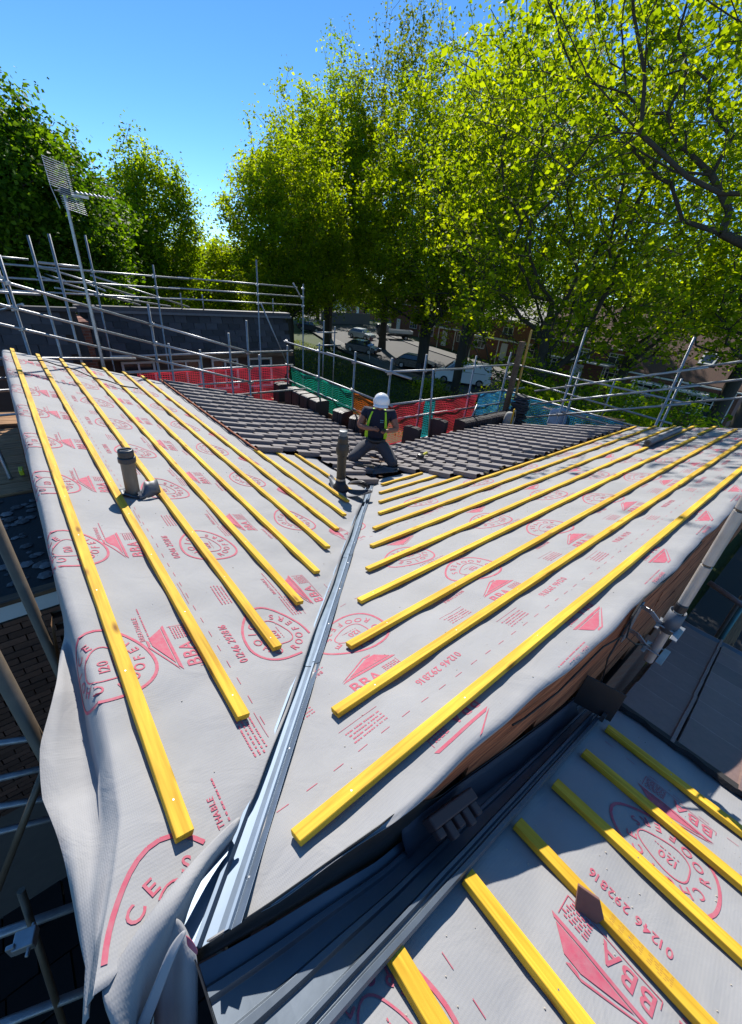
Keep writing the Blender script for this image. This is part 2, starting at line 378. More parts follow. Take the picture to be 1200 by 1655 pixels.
def bba(P, s, t, k=1.0):
    q = lambda pts: P.quad([(s+a*k, t+b*k) for a, b in pts])
    for a0, a1, b0, b1, b2, b3 in ((0, .12, .105, .105, .205, .107), ):
        pass
    for a_ in range(6):
        u0, u1 = a_/6, (a_+1)/6; q([(.36*u0, .105), (.36*u1, .105), (.03+.315*u1, .119), (.03+.315*u0, .119)])
        q([(.055+.28*u0, .124), (.055+.28*u1, .124), (.215+.06*u1, .188), (.215+.06*u0, .188)])
        q([(.0+.205*u0, .116+.09*u0), (.0+.205*u1, .116+.09*u1), (.035+.185*u1, .126+.078*u1), (.035+.185*u0, .126+.078*u0)])
    q([(.205, .206), (.262, .206), (.25, .194), (.222, .194)])
    P.text('BBA', .098*k, (s+.008*k, t+.012*k), sx=1.0)
    P.line((s, t), (s+.34*k, t), .003); P.line((s+.34*k, t), (s+.34*k, t+.09*k), .003); P.line((s, t), (s, t+.03*k), .003)
    rr = random.Random(int(s*100)+int(t*37))
    for j in range(6):
        x = .235
        while x < .325:
            w_ = rr.uniform(.006, .022); P.line((s+x*k, t+(.012+.013*j)*k), (s+(x+w_)*k, t+(.012+.013*j)*k), .006*k); x += w_+.006
def small(P, s, t, L, rows=2, h=.010, seed=0):
    rr = random.Random(seed)
    for j in range(rows):
        x = 0
        while x < L:
            w_ = rr.uniform(.005, .016); P.line((s+x, t-j*h*1.8), (s+x+w_, t-j*h*1.8), h*.62); x += w_+rr.choice((.003, .003, .009))
def badge(P, s, t, k=1.0):
    c = (s, t); th = []
    def ring(rx, ry, wd, pointy):
        n = 40; pts = []
        for i in range(n+1):
            a = 2*math.pi*i/n; f = 1+pointy*max(0, math.cos(a))**6+pointy*.7*max(0, math.cos(a-2.2))**6+pointy*.7*max(0, math.cos(a+2.2))**6
            pts.append((c[0]+rx*f*math.cos(a)*k, c[1]+ry*f*math.sin(a)*k))
        for a, b in zip(pts, pts[1:]): P.line(a, b, wd*k)
    ring(.19, .165, .013, .22); ring(.085, .07, .006, .35)
    P.arc('CHOICE', .060*k, c, .118*k, .100*k, R(158), R(22)); P.arc('ROOFERS', .058*k, c, .165*k, .142*k, R(200), R(340), flip=True)
    P.text('120', .055*k, (s-.05*k, t-.012*k)); small(P, s-.045*k, t-.028*k, .09*k, 1, .007*k, 3)
def unit_rows(P, s, i, kind, t):
    n0 = len(P.v)
    if kind == 'badge': badge(P, s, -t, 1.0)
    if kind == 'name': P.text('BREATHABLE', .028, (s-.12, -t-.01)); small(P, s-.14, -t-.028, .26, 1, .009, i+3)
    if kind in ('bba', 'bbaf'): bba(P, s-.17, -t-.10, .92)
    if kind == 'phone': P.text('01246 292816', .055, (s-.17, -t-.02), sx=.9)
    if kind == 'note': small(P, s-.08, -t+.03, .17, 4, .010, i); P.line((s-.09, -t-.05), (s+.11, -t-.05), .002)
    if kind == 'bbaf': P.v[n0:] = [(2*s-a, -2*t-b) for a, b in P.v[n0:]]
def make_print(name, parent, fz, fmap, srange, offs, inside, dash_t, period, s_shift=.0):
    P = Print()
    for kd, tt, sh in offs:
        s = srange[0]+sh
        i = 0
        while s < srange[1]:
            unit_rows(P, s, i, kd, tt); s += period; i += 1
    for t in dash_t:
        s = srange[0]
        while s < srange[1]: P.line((s, -t), (s+.045, -t), .0028); s += .115
    keepf = []; V = []; XY = []
    for (s_, t_) in P.v:
        x, y = fmap(s_, t_); XY.append((x, y)); V.append((wrapL(x, y) if y > .27 else None) if fz is zL else (x, y, fz(x, y)+.0026))
    for f in P.f:
        if all(V[i] is not None and inside(*XY[i]) for i in f): keepf.append(f)
    used = sorted({i for f in keepf for i in f}); ix = {u: n for n, u in enumerate(used)}
    me = bpy.data.meshes.new(name); me.from_pydata([V[i] for i in used], [], [tuple(ix[i] for i in f) for f in keepf]); me.materials.append(m_print)
    return link(name, me, parent)
make_print('printed_lettering', mem_L, zL, lambda s, t: (-t, s), (.28, 9.2), (('phone', -.28, .3), ('badge', .14, 0), ('name', .30, .22), ('bba', .40, .03), ('phone', .655, -.02), ('badge', .89, -.05), ('note', .52, .42), ('note', .76, .35), ('name', 1.06, .4), ('note', 1.1, .15), ('bba', 1.25, .3), ('name', 1.4, .1), ('phone', 1.5, .1), ('badge', 1.78, .3), ('bba', 2.1, 0)),
           lambda x, y: -.45 < x < xedge(y)-.01 and .3 < y < 9.1 and x < 2.5, (.585, 1.45, 2.2), 1.0)
make_print('printed_lettering', mem_R, zR, lambda s, t: (-s, -t), (-10.05, -.2), (('bba', .20, .16), ('phone', .49, .16-.18), ('note', .47, .42), ('bbaf', .72, .19), ('note', .71, .62), ('name', .86, .5), ('name', 1.3, .15), ('name', .09, .52), ('badge', 1.02, .07), ('badge', 1.52, .2), ('note', 1.25, .5), ('bba', 1.82, .0), ('phone', 2.15, .3), ('badge', 2.5, .1)),
           lambda x, y: y > redge(x)+.012 and y < x-.03 and x < 10.0 and y < 3.0, (.40, 1.3, 2.1), 1.09)
make_print('printed_lettering', mem_S, zS, lambda s, t: (-t, s), (-2.5, -.05), (('bba', 1.11, 1.02), ('phone', 1.38, 1.02), ('badge', 1.78, .95), ('name', .90, .02), ('note', 1.22, .70), ('name', 1.56, .45), ('bba', 2.08, .98), ('note', 1.98, .6), ('phone', 2.35, .2), ('badge', .45, .3)),
           lambda x, y: -.2 < x < 2.6 and y < -.06, (.70, 2.2), 1.0)

# ---- battens: each one a thing
GB = 'yellow roofing battens nailed over the underlay'
def batten(name, label, origin, ax, ay, az, L, w_=.052, h=.026, seed=0, warp=.0012):
    rr = random.Random(seed); n = max(2, int(L/.25)); a = rr.uniform(0, 6); b = rr.uniform(.6, 1.1)
    m = MB(); vs = []
    tw = rr.uniform(-.01, .01)
    for i in range(n+1):
        x = L*i/n; dy = warp*math.sin(b*x+a)-warp*math.sin(a); dz = warp*.4*math.sin(1.7*b*x+2*a)
        for (yy, zz) in ((-w_/2, -h), (w_/2, -h), (w_/2, 0), (-w_/2, 0)):
            vs.append((x+tw*yy*8 if i in (0, n) else x, yy+dy, zz+dz))
    fs = [(3, 2, 1, 0), tuple(4*n+j for j in range(4))]+[(4*i+j, 4*i+(j+1) % 4, 4*i+4+(j+1) % 4, 4*i+4+j) for i in range(n) for j in range(4)]
    m.add(vs, fs); me = m.mesh(name, m_bat)
    o = link(name, me, None, label, 'batten', GB, mat=rot_cols(ax, ay, az, origin))
    bevel(o, .002, 1)
    if L > 1:
        mb = MB(); xx = rr.uniform(.05, .3)
        while xx < min(L-.03, 6): mb.lathe((xx, rr.uniform(-.008, .008), -.0002), [(.0034, 0), (.003, .0008)], 7); xx += rr.choice((.58, .6, .6))
        link('nail_heads', mb.mesh('nail_heads', m_galv), o, kind='stuff')
    return o
dL = Vector((1, 0, -K))/NN; nL = Vector((K, 0, 1))/NN
dR = Vector((0, 1, -K))/NN; nR = Vector((0, K, 1))/NN
ORD = ['first', 'second', 'third', 'fourth', 'fifth', 'sixth', 'seventh', 'eighth', 'ninth', 'tenth', 'eleventh', 'twelfth']
for i, y0 in enumerate([.476, .788, 1.101, 1.41, 1.704, 2.029, 2.333, 2.64, 3.0, 3.33]):
    x = .205+.3165*i
    y1 = 9.22+.03*math.sin(i*5) if i < 7 else 4.72
    lab = (f'long yellow batten on the left slope, {ORD[i]} from the draped ridge edge' if i else 'yellow batten along the draped ridge edge, ending above the fabric fold') if i < 7 else f'short yellow batten {("emerging", "second to emerge", "last to emerge")[i-7]} from under the left tiles beside the black pipe'
    batten('batten', lab, (x, y0, -K*x), (0, 1, 0), -dL, nL, y1-y0, seed=i)
xs = [.463, .837, 1.156, 1.486, 1.819, 2.133, 2.437, 2.79, 3.08, 3.37, 3.69]
xe = [10.05, 10.1, 9.75, 8.75, 7.55, 10.1, 10.1, 10.0, 4.62, 4.58, 4.5]
for i in range(11):
    y = .2855+.3195*i
    lab = ('thickest looking yellow batten along the open verge above the timber wall' if i == 0 else f'long yellow batten on the right slope, {ORD[i]} up from the timber wall') if i < 8 else f'short yellow batten {("lowest", "middle", "topmost")[i-8]} of three running from the valley under the right tiles'
    batten('batten', lab, (xs[i], y, -K*y), (1, 0, 0), dR, nR, xe[i]-xs[i], seed=30+i)
batten('batten', 'short far yellow batten lying beyond the dark roll on the right slope', (8.3, .2855+.3195*4+.02, -K*(.2855+.3195*4)), (1, 0, 0), dR, nR, 1.75, seed=77)
batten('batten', 'short far yellow batten beyond the fourth right batten near the far verge', (9.0, .2855+.3195*3+.02, -K*(.2855+.3195*3)), (1, 0, 0), dR, nR, 1.1, seed=78)
for i in range(6):
    x = .577+.3456*i
    lab = ['yellow batten on the lower roof ending at the gutter, nearest the bottom edge', 'yellow stamped batten on the lower roof, second from the bottom edge', 'yellow batten on the lower roof with the broken tile leaning on it',
           'yellow batten on the lower roof just behind the tile chip one', 'yellow batten on the lower roof, second from the dark tiles', 'yellow batten on the lower roof closest to the dark tiles'][i]
    batten('batten', lab, (x, -.074-3.0, ZS0-K*x), (0, 1, 0), -dL, nL, 3.0-.01*i, w_=.056, h=.028, seed=50+i)

# faint grade stamps on two of the lower battens
m_stamp = M('stamp_ink', (.42, .20, .03), .8)
for bi, s0 in ((1, 2.15), (2, 2.42)):
    ob = [o for o in bpy.data.objects if o.name.startswith('batten') and 'lower roof' in o.get('label', '')][bi]
    P_ = Print()
    for j in range(7): small(P_, s0+.03*j, .014, .016, 5, .0045, j+bi*9)
    me = bpy.data.meshes.new('grade_stamp'); me.from_pydata([(a, b, .0007) for a, b in P_.v], [], P_.f); me.materials.append(m_stamp); link('grade_stamp', me, ob)

# ---- valley trough
vd = Vector((1, 1, -K)).normalized()
hx = Vector((1, -1, 0)).normalized()
prof = [(-.140, -.058), (-.074, -.060), (-.067, -.026), (-.056, -.024), (-.050, -.052), (-.024, -.056), (-.006, -.050), (.000, -.014), (.009, -.012), (.014, -.026), (.036, -.013)]
va = thing('valley_trough', 'shiny blue grey steel valley trough running down between the two slopes', 'valley gutter')
P = []
for i in range(90):
    f_ = (i/89)**1.3; s = .222+(4.45-.222)*f_
    j = .0012*math.sin(9*s)
    P.append([tuple((lambda q_: Vector((q_, q_, -K*q_)))((.212+h*.42)*(1-f_)+4.45*f_)+hx*(h+(j if q in (0, len(prof)-1) else j*.3))+Vector((0, 0, z))) for q, (h, z) in enumerate(prof)])
mb = MB(); mb.grid(P); o = mb.build('trough', m_lead, va, smooth=False); solid(o, .0015, -1); bevel(o, .004, 2)
for s in (.95, 1.9, 3.0):     # lapped joints of the valley lengths
    mb = MB(); Q = []
    for ds in (0, .03, .05):
        Q.append([tuple(Vector((s+ds, s+ds, -K*(s+ds)))+hx*h+Vector((0, 0, z+.003))) for h, z in prof])
    mb.grid(Q); mb.build('lap_joint', m_lead, va)
# nail heads
mb = MB()
for s in np.arange(.3, 3.6, .3): mb.lathe(Vector((s, s, -K*s))+hx*.019+Vector((0, 0, -.024)), [(.004, 0), (.003, .002)], 8)
mb.build('nail_heads', m_galv, va, kind='stuff')

# ---- side gutter against the timber wall
gu = thing('side_gutter', 'dark steel box gutter between the timber wall and the lower roof', 'gutter')
def yw(x): return lerp_tab(x, [.14, .34, .70, 1.08, 1.9, 2.7], [.224, .190, .140, .130, .088, .074])
P = []; U = []
for i in range(60):
    x = .14+(2.45-.14)*i/59; b = ZS0-K*x; y1 = yw(x); m_ = .003*math.sin(17*x)
    fl = b-.075
    yy = [-.078, -.073, -.060, -.053, -.044, -.038, -.030, -.024, -.014, y1*.18, y1*.22, y1*.30, y1*.34, y1*.62, y1*.66, y1*.74, y1*.78, y1-.006]
    zz = [.000, .014, .014, -.006, -.006, .008, .008, -.050, -.074, -.078, -.062, -.062, -.078, -.082, -.066, -.066, -.080, -.060]
    P.append([(x, a, b+c+m_) for a, c in zip(yy, zz)])
    tt_ = smooth(.70, 1.05, x); top = (-K*y1-.040)*(1-tt_)+(b+.040)*tt_
    U.append([(x, y1, fl+.01), (x, y1-.006, fl+(top-fl)*.5), (x, y1+.002, top), (x, y1+.004, top+.003)])
mb = MB(); mb.grid(P); o = mb.build('trough', m_gut, gu); solid(o, .002, -1); bevel(o, .003, 2)
mb = MB(); mb.grid(U); o = mb.build('upstand', m_gutd, gu, smooth=True); solid(o, .002, 1)
# rough soaker strip of dark felt lapping the wall foot
P = []
for i in range(40):
    x = .8+(2.3-.8)*i/39; b = ZS0-K*x; j = .006*math.sin(7*x)+.003*math.sin(23*x)
    P.append([(x, yw(x)-.004, b+.045+j*.6), (x, yw(x)-.014, b+.0+j*.3), (x, yw(x)-.035+j*.5, b-.045), (x, yw(x)-.055+j, b-.062)])
mb = MB(); mb.grid(P); o = mb.build('felt_strip', M('felt_dark', (.05, .052, .075), .7, var=.3, vscale=12), gu, smooth=True); solid(o, .003)
# corner stop end at the near end
mb = MB(); mb.add([(.138, .20, -.05), (.138, .20, -.20), (.138, -.05, -.20), (.138, -.074, -.09)], [(0, 1, 2, 3)]); o = mb.build('stop_end', m_gutd, gu); solid(o, .003)

# comb filler lying in the gutter
cf = thing('eaves_comb', 'dark brown toothed plastic piece lying in the side gutter', 'toothed filler', (0, 0, 0))
mb = MB(); ex = Vector((1, -.06, -K)).normalized(); ey = Vector((0, -.9, -.35)).normalized(); ez = ex.cross(ey).normalized()
o0 = Vector((.89, .085, ZS0-K*.89+.055))
mm = Matrix((ex, ey, ez)).transposed()
mb.box(o0+ex*.13+ey*.0, (.26, .045, .05), mm)
for j in range(5):
    hgt = [.035, .06, .045, .062, .05][j]; mb.box(o0+ex*(.022+.052*j)+ey*(.02+hgt/2), (.036, hgt, .032), mm)
mb.box(o0+ex*.20+ez*.028, (.03, .05, .02), mm); mb.box(o0+ex*.13+ez*.028, (.02, .05, .02), mm)
o = mb.build('comb_body', M('comb_brown', (.075, .045, .045), .6, var=.2), cf); bevel(o, .006, 2)

# broken tile wedged against a batten
ct = MB(); Pz = zS(1.22, -.40)
c0 = Vector((1.225, -.395, ZS0-K*1.225+.005))
pts = [(-.055, .035), (-.03, -.05), (.03, -.062), (.055, .01), (.02, .05)]
e1 = Vector((.25, -.9, -.3)).normalized(); e2 = Vector((.5, .1, .82)).normalized(); e3 = e1.cross(e2)
ct.add([c0+e1*a+e2*b+e3*t for t in (-.007, .007) for a, b in pts], [(4, 3, 2, 1, 0), (5, 6, 7, 8, 9)]+[(i, (i+1) % 5, 5+(i+1) % 5, 5+i) for i in range(5)])
o = ct.build('broken_tile', M('broken_clay', (.26, .13, .10), .8, var=.25, vscale=30), None, label='small broken piece of brown tile leaning on a yellow batten', cat='tile fragment'); bevel(o, .003, 2)

# ---- building body below the slopes: decks, walls
house = thing('terrace_house', 'brick house under repair that carries the two open roof slopes', 'house')
mb = MB()     # structural deck just below the sheets (rafters and boards, closed volume)
mb.add([(.22, .30, -.16), (5.9, 5.9, -.14-K*5.9), (5.9, 9.1, -.14-K*5.9), (.22, 9.1, -.16), (.22, .30, -.9), (5.9, 5.9, -2.3), (5.9, 9.1, -2.3), (.22, 9.1, -.9)],
       [(0, 1, 2, 3), (7, 6, 5, 4), (0, 4, 5, 1), (1, 5, 6, 2), (2, 6, 7, 3), (3, 7, 4, 0)])
mb.add([(.34, .26, -.16), (10, .14, -.16), (10, 5.9, -.14-K*5.9), (5.9, 5.9, -.14-K*5.9), (.34, .26, -.5), (10, .14, -.9), (10, 5.9, -2.3), (5.9, 5.9, -2.3)],
       [(0, 1, 2, 3), (7, 6, 5, 4), (0, 4, 5, 1), (1, 5, 6, 2), (2, 6, 7, 3), (3, 7, 4, 0)])
mb.build('roof_deck', m_oldwood, house)
mb = MB()
mb.add([(-.3, -.055, ZS0-.3*-K-.09), (2.6, -.055, ZS0-K*2.6-.09), (4.9, -.055, ZS0-K*4.9-.09), (4.9, -6, ZS0-K*4.9-.09), (-.3, -6, ZS0+.3*K-.09),
        (-.3, -.055, -2.2), (4.9, -.055, -2.2), (4.9, -6, -2.2), (-.3, -6, -2.2)],
       [(0, 1, 2, 3, 4), (5, 8, 7, 6), (0, 5, 6, 2, 1), (2, 6, 7, 3), (3, 7, 8, 4), (4, 8, 5, 0)])
mb.build('lower_roof_deck', m_oldwood, house)
mb = MB()
def wbox(m, x0, x1, y0, y1, z0, z1): m.box(((x0+x1)/2, (y0+y1)/2, (z0+z1)/2), (x1-x0, y1-y0, z1-z0))
wbox(mb, .1, 5.5, .3, 9.0, -6.3, -1.85); wbox(mb, 5.5, 9.9, .3, 5.5, -6.3, -1.85)
mb.build('wall', m_fac, house)
# timber boarded upstand wall of the right slope: every board a part
bt = 0
rw = random.Random(3)
for row in range(9):
    z1 = -.118-row*.172; z0 = z1-.165
    x = .62+row*.55+rw.uniform(0, .1)
    while x < 9.95:
        L = rw.choice((1.8, 2.4, 1.5, 3.0)); x1 = min(9.97, x+L)
        m = MB(); n = max(2, int(L/.3)); y_off = rw.uniform(-.004, .004); vs = []
        for i in range(n+1):
            xx = x+(x1-x)*i/n; yy = yw(xx)+.010+y_off; e = .004*math.sin(7*xx+row); e2 = .005*math.sin(5*xx+row*2)
            vs += [(xx, yy+.0, z0+e), (xx, yy+.0+e*.5, z1+e2), (xx, yy+.03, z1+e2), (xx, yy+.03, z0+e)]
        fs = [(0, 1, 2, 3), (4*n+3, 4*n+2, 4*n+1, 4*n)]+[(4*i+j, 4*i+4+j, 4*i+4+(j+1) % 4, 4*i+(j+1) % 4) for i in range(n) for j in range(4)]
        m.add(vs, fs); me = m.mesh('timber_board', m_board); o = link('timber_board', me, house); bt += 1
        o.rotation_euler = (0, 0, 0)
        x = x1+.006
mb = MB(); wbox(mb, .7, 9.95, .150, .22, -1.9, -.19); mb.build('wall_backing', m_black, house)

# ---- roof tiles
def tile_mesh(name, L, W, prof, mat, th=.014, worn_highlight=None, lift=0.0):
    """prof: list of (w 0..1, height) across; origin at head, +x down the slope, +y across"""
    n = len(prof); vs = []
    rws = ((0, -.006, th*.6), (L-.008, .0155+lift, th), (L, .016+lift, th))
    for (x, dz, t) in rws:
        for k, (a, h) in enumerate(prof): vs.append((x, a*W, h+dz))
    for (x, dz) in ((L, .016+lift-th), ): 
        for k, (a, h) in enumerate(prof): vs.append((x, a*W, h+dz))
    for (x, dz) in ((0, -.006-th), ):
        for k in (0, n-1): vs.append((x, prof[k][0]*W, prof[k][1]+dz))
    fs = []
    for r in range(2): fs += [(r*n+i, (r+1)*n+i, (r+1)*n+i+1, r*n+i+1) for i in range(n-1)]
    fs += [(2*n+i, 3*n+i, 3*n+i+1, 2*n+i+1) for i in range(n-1)]          # tail edge
    a, b = 4*n, 4*n+1
    fs += [(0, a, 3*n, 2*n, n), (n-1, 2*n-1, 3*n-1, 4*n-1, b)]             # side faces
    me = bpy.data.meshes.new(name); me.from_pydata(vs, [], fs); me.materials.append(mat)
    if worn_highlight:
        me.materials.append(worn_highlight)
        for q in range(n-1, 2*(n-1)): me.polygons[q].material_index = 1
    me.update(); return me
# rolled interlocking tile: steep roll on the low-across side
PR = [(0.0, -.004), (.010, .046), (.05, .052), (.26, .046), (.35, .022), (.50, .012), (.80, .004), (1.0, .0)]
tmL = tile_mesh('roof_tile', .40, .30, PR, m_tile)
tmR = tile_mesh('roof_tile', .40, .30, [(1-a, h) for a, h in reversed(PR)], m_tile)
def lay(parent, me, origin, ds, ac, n, mirror=False, jit=.004, rr=random):
    o = bpy.data.objects.new('roof_tile', me); COL.objects.link(o); o.parent = parent
    p = Vector(origin)+ac*rr.uniform(-jit, jit)+ds*rr.uniform(-jit, jit)+n*rr.uniform(0, .0015)
    t = rr.uniform(-.004, .004); d2 = (ds+ac*t).normalized(); a2 = n.cross(d2)
    o.matrix_world = rot_cols(d2, a2, n, p)
    return o
tl = thing('tiled_roof', 'area of grey rolled concrete tiles already laid on the left slope', 'roof tiling', (0, 0, 0), 'freshly laid tile areas')
rr = random.Random(5)
aY = Vector((0, 1, 0)); aX = Vector((1, 0, 0))
nt_ = 0
for i in range(11):
    x = 2.425+.3165*i
    y = -.12+(.15 if i % 2 else 0)
    while y < 9.2:
        if (y > 4.62 if x < 3.2 else y > x+.22) and y < 9.12:
            lay(tl, tmL, Vector((x, y, -K*x))+nL*(-.002), dL, aY, nL, rr=rr); nt_ += 1
        y += .30
# cut edge tiles over valley and black felt line along the head
mb = MB(); mb.path([(2.41, 4.64, -K*2.41+.012), (2.405, 6.0, -K*2.405+.01), (2.40, 7.6, -K*2.40+.014), (2.41, 9.15, -K*2.41+.012)], .012, 5)
mb.build('head_strip', m_board, tl)
tr = thing('tiled_roof', 'area of grey rolled concrete tiles already laid on the right slope under the scaffold', 'roof tiling', (0, 0, 0), 'freshly laid tile areas')
for i in range(10):
    y = 2.60+.3195*i
    x = 10.0-(.15 if i % 2 else 0)
    while x > 3:
        if (x > 4.70 if y < 3.3 else x > max(4.45, y+.42)) and y < 5.6:
            # mirrored across axis so that the roll faces the light side as on the left slope
            lay(tr, tmR, Vector((x, y, -K*y))+nR*(-.002), dR, -aX, nR, rr=rr); nt_ += 1
        x -= .30
for k in range(15):    # lifted dark clips along the head of the right tiles
    x = 4.8+.36*k; mb = MB(); mb.box((x, 2.59, -K*2.59+.02), (.05, .05, .03)); mb.build('tile_clip', m_black, tr)
# lower tiled roof at the right: broad flat interlocking tiles
ts = thing('tiled_roof', 'lower roof of broad dark brown flat tiles beside the aerial bracket', 'roof tiling', (0, 0, 0), 'freshly laid tile areas')
PF = [(0.0, -.006), (.01, .016), (.07, .017), (.09, .003), (.5, .001), (.975, .004), (.99, -.010)]
tmS = tile_mesh('roof_tile', .42, .332, PF, m_tile2, .020, M('worn_edge_highlight', (.50, .38, .33), .8, var=1, vscale=30, col2=(.22, .16, .14)), lift=.012)  # pale tail strip: wear plus an edge highlight painted into the colour
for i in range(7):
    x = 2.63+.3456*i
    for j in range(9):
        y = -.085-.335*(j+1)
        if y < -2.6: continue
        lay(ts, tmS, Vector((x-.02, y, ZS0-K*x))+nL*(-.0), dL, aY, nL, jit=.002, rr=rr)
mb = MB(); 
P = []
for i in range(50):
    y = -.06-2.3*i/49; j = .012*math.sin(21*y)+.008*math.sin(47*y)
    P.append([(2.60+j*.6, y, ZS0-K*2.60-.02+j*.3), (2.615+j*.7, y, ZS0-K*2.6+.000), (2.66, y, ZS0-K*2.66+.002)])
mb.grid(P); o = mb.build('torn_felt_edge', m_bit, ts); solid(o, .006)
mb = MB(); mb.box((4.99, -1.6, ZS0-K*4.99-.03), (.11, 3.1, .10)); o = mb.build('eaves_gutter', m_gut, ts)

# ---- near bottom-left: loose gathered sheet and strap
def net_sheet(name, rows, mat, parent, sub=2, thick=.0015, wob=0.006, seed=1):
    mb = MB(); mb.grid(rows); o = mb.build(name, mat, parent, smooth=True)
    if sub: s = o.modifiers.new('sub', 'SUBSURF'); s.levels = sub; s.render_levels = sub
    tx = bpy.data.textures.new(name, 'CLOUDS'); tx.noise_scale = .12
    d = o.modifiers.new('d', 'DISPLACE'); d.texture = tx; d.strength = wob*3; d.mid_level = .5; d.texture_coords = 'LOCAL'
    solid(o, thick, 0); return o
net_sheet('folded_flap', [[(0.364, 0.443, -0.087), (0.344, 0.415, -0.077), (0.322, 0.403, -0.099), (0.308, 0.418, -0.157)],
   [(0.244, 0.406, -0.046), (0.234, 0.380, -0.050), (0.224, 0.361, -0.048), (0.221, 0.377, -0.112)],
   [(0.147, 0.369, -0.027), (0.147, 0.332, 0.006), (0.149, 0.305, -0.007), (0.146, 0.314, -0.100)],
   [(0.076, 0.335, -0.013), (0.080, 0.293, -0.002), (0.093, 0.263, -0.047), (0.105, 0.264, -0.154)],
   [(0.020, 0.314, -0.026), (0.025, 0.269, -0.018), (0.039, 0.238, -0.083), (0.052, 0.244, -0.203)],
   [(-0.032, 0.289, -0.039), (-0.020, 0.241, -0.027), (0.003, 0.210, -0.101), (0.015, 0.218, -0.241)],
   [(-0.042, 0.271, -0.014), (-0.024, 0.190, -0.058), (-0.022, 0.174, -0.159), (-0.015, 0.190, -0.292)],
   [(-0.036, 0.215, -0.081), (-0.036, 0.157, -0.116), (-0.036, 0.150, -0.208), (-0.031, 0.164, -0.345)]], m_mem, mem_L, wob=0.003)
net_sheet('gathered_end', [[(0.076, 0.341, -0.108), (0.105, 0.313, -0.049), (0.128, 0.295, -0.024), (0.141, 0.272, -0.040), (0.146, 0.217, -0.065)],
   [(0.054, 0.312, -0.153), (0.084, 0.270, -0.048), (0.108, 0.264, -0.068), (0.126, 0.231, -0.029), (0.140, 0.195, -0.080)],
   [(0.030, 0.266, -0.221), (0.060, 0.224, -0.118), (0.079, 0.228, -0.171), (0.103, 0.180, -0.104), (0.121, 0.163, -0.146)],
   [(0.002, 0.225, -0.288), (0.029, 0.182, -0.210), (0.045, 0.177, -0.280), (0.076, 0.136, -0.194), (0.099, 0.127, -0.218)],
   [(-0.025, 0.187, -0.370), (0.008, 0.147, -0.281), (0.025, 0.143, -0.348), (0.057, 0.104, -0.259), (0.078, 0.092, -0.291)]], m_mem, mem_L, wob=0.006)
strap = net_sheet('strap', [[(0.138, 0.253, 0.003), (0.142, 0.243, -0.004)],
   [(0.098, 0.243, 0.004), (0.109, 0.225, -0.007)],
   [(0.057, 0.220, -0.045), (0.070, 0.203, -0.052)],
   [(0.011, 0.206, -0.108), (0.027, 0.185, -0.116)],
   [(-0.035, 0.188, -0.177), (-0.018, 0.169, -0.181)]], M('strap_grey', (.33,.33,.34), .7), None, wob=.001)
strap['label'] = 'loose grey strap hanging by the bundled sheet end at the bottom left'; strap['category'] = 'strap'
net_sheet('printed_tab', [[(0.134, 0.245, -0.004), (0.137, 0.235, -0.010), (0.131, 0.229, -0.024)],
   [(0.145, 0.228, -0.015), (0.142, 0.218, -0.027), (0.139, 0.214, -0.033)],
   [(0.149, 0.211, -0.036), (0.148, 0.205, -0.042), (0.144, 0.202, -0.046)]], m_print, mem_L, wob=.0005)


# ---- pipes through the roof
v1 = thing('vent_pipe', 'dirty beige roof vent pipe with a dark screw cap on the left slope', 'vent pipe', (.635, 3.105, -.20))
tilt = Vector((.03, -.0, 1)).normalized(); qm = tilt.to_track_quat('Z', 'Y').to_matrix()
MB().lathe((0, 0, 0), [(.050, -.05), (.050, .285), (.046, .285)], 28, qm).build('pipe', m_vent, v1, smooth=False)
for mm_ in (MB().lathe((0, 0, 0), [(.059, .262), (.062, .268), (.062, .300), (.057, .306)], 28, qm).build('collar', m_ventcap, v1), MB().lathe((0, 0, 0), [(.052, .306), (.055, .312), (.055, .352), (.050, .362), (.041, .364), (.037, .355)], 28, qm).build('cap', m_ventcap, v1)): bevel(mm_, .003, 2)
MB().box((0, 0, .368), (.066, .012, .012)).build('cap_grip', m_ventcap, v1)
P = []
for i in range(7):
    a = -.06+.20*i/6
    P.append([(-.02+.10*j/4+.02*a, -.10-.0*i+a*.2+.02, -.02-K*(.1*j/4)+.035*math.sin(i*.7)+.03*(j == 4)*(i > 3)) for j in range(5)])
lf = MB(); Q = []
for i in range(6):
    Q.append([( .02+.035*i, -.11+.02*i+.03*j*.3-.02*math.sin(j), -.015-K*.03*i+.028*j*(1 if i > 1 else .4)+.008*math.sin(2*i+j)) for j in range(5)])
lf.grid(Q); o = lf.build('lead_flap', m_leadsheet, v1, smooth=True); solid(o, .004, 0)
lf = MB(); lf.grid([[(.095*math.cos(a)*r_, .095*math.sin(a)*r_, .004-K*.095*math.cos(a)*r_+.006*math.sin(5*a)) for r_ in (.5, .75, 1)] for a in np.linspace(0, 2*math.pi, 25)])
o = lf.build('lead_collar', m_leadsheet, v1, smooth=True); solid(o, .003, 0)

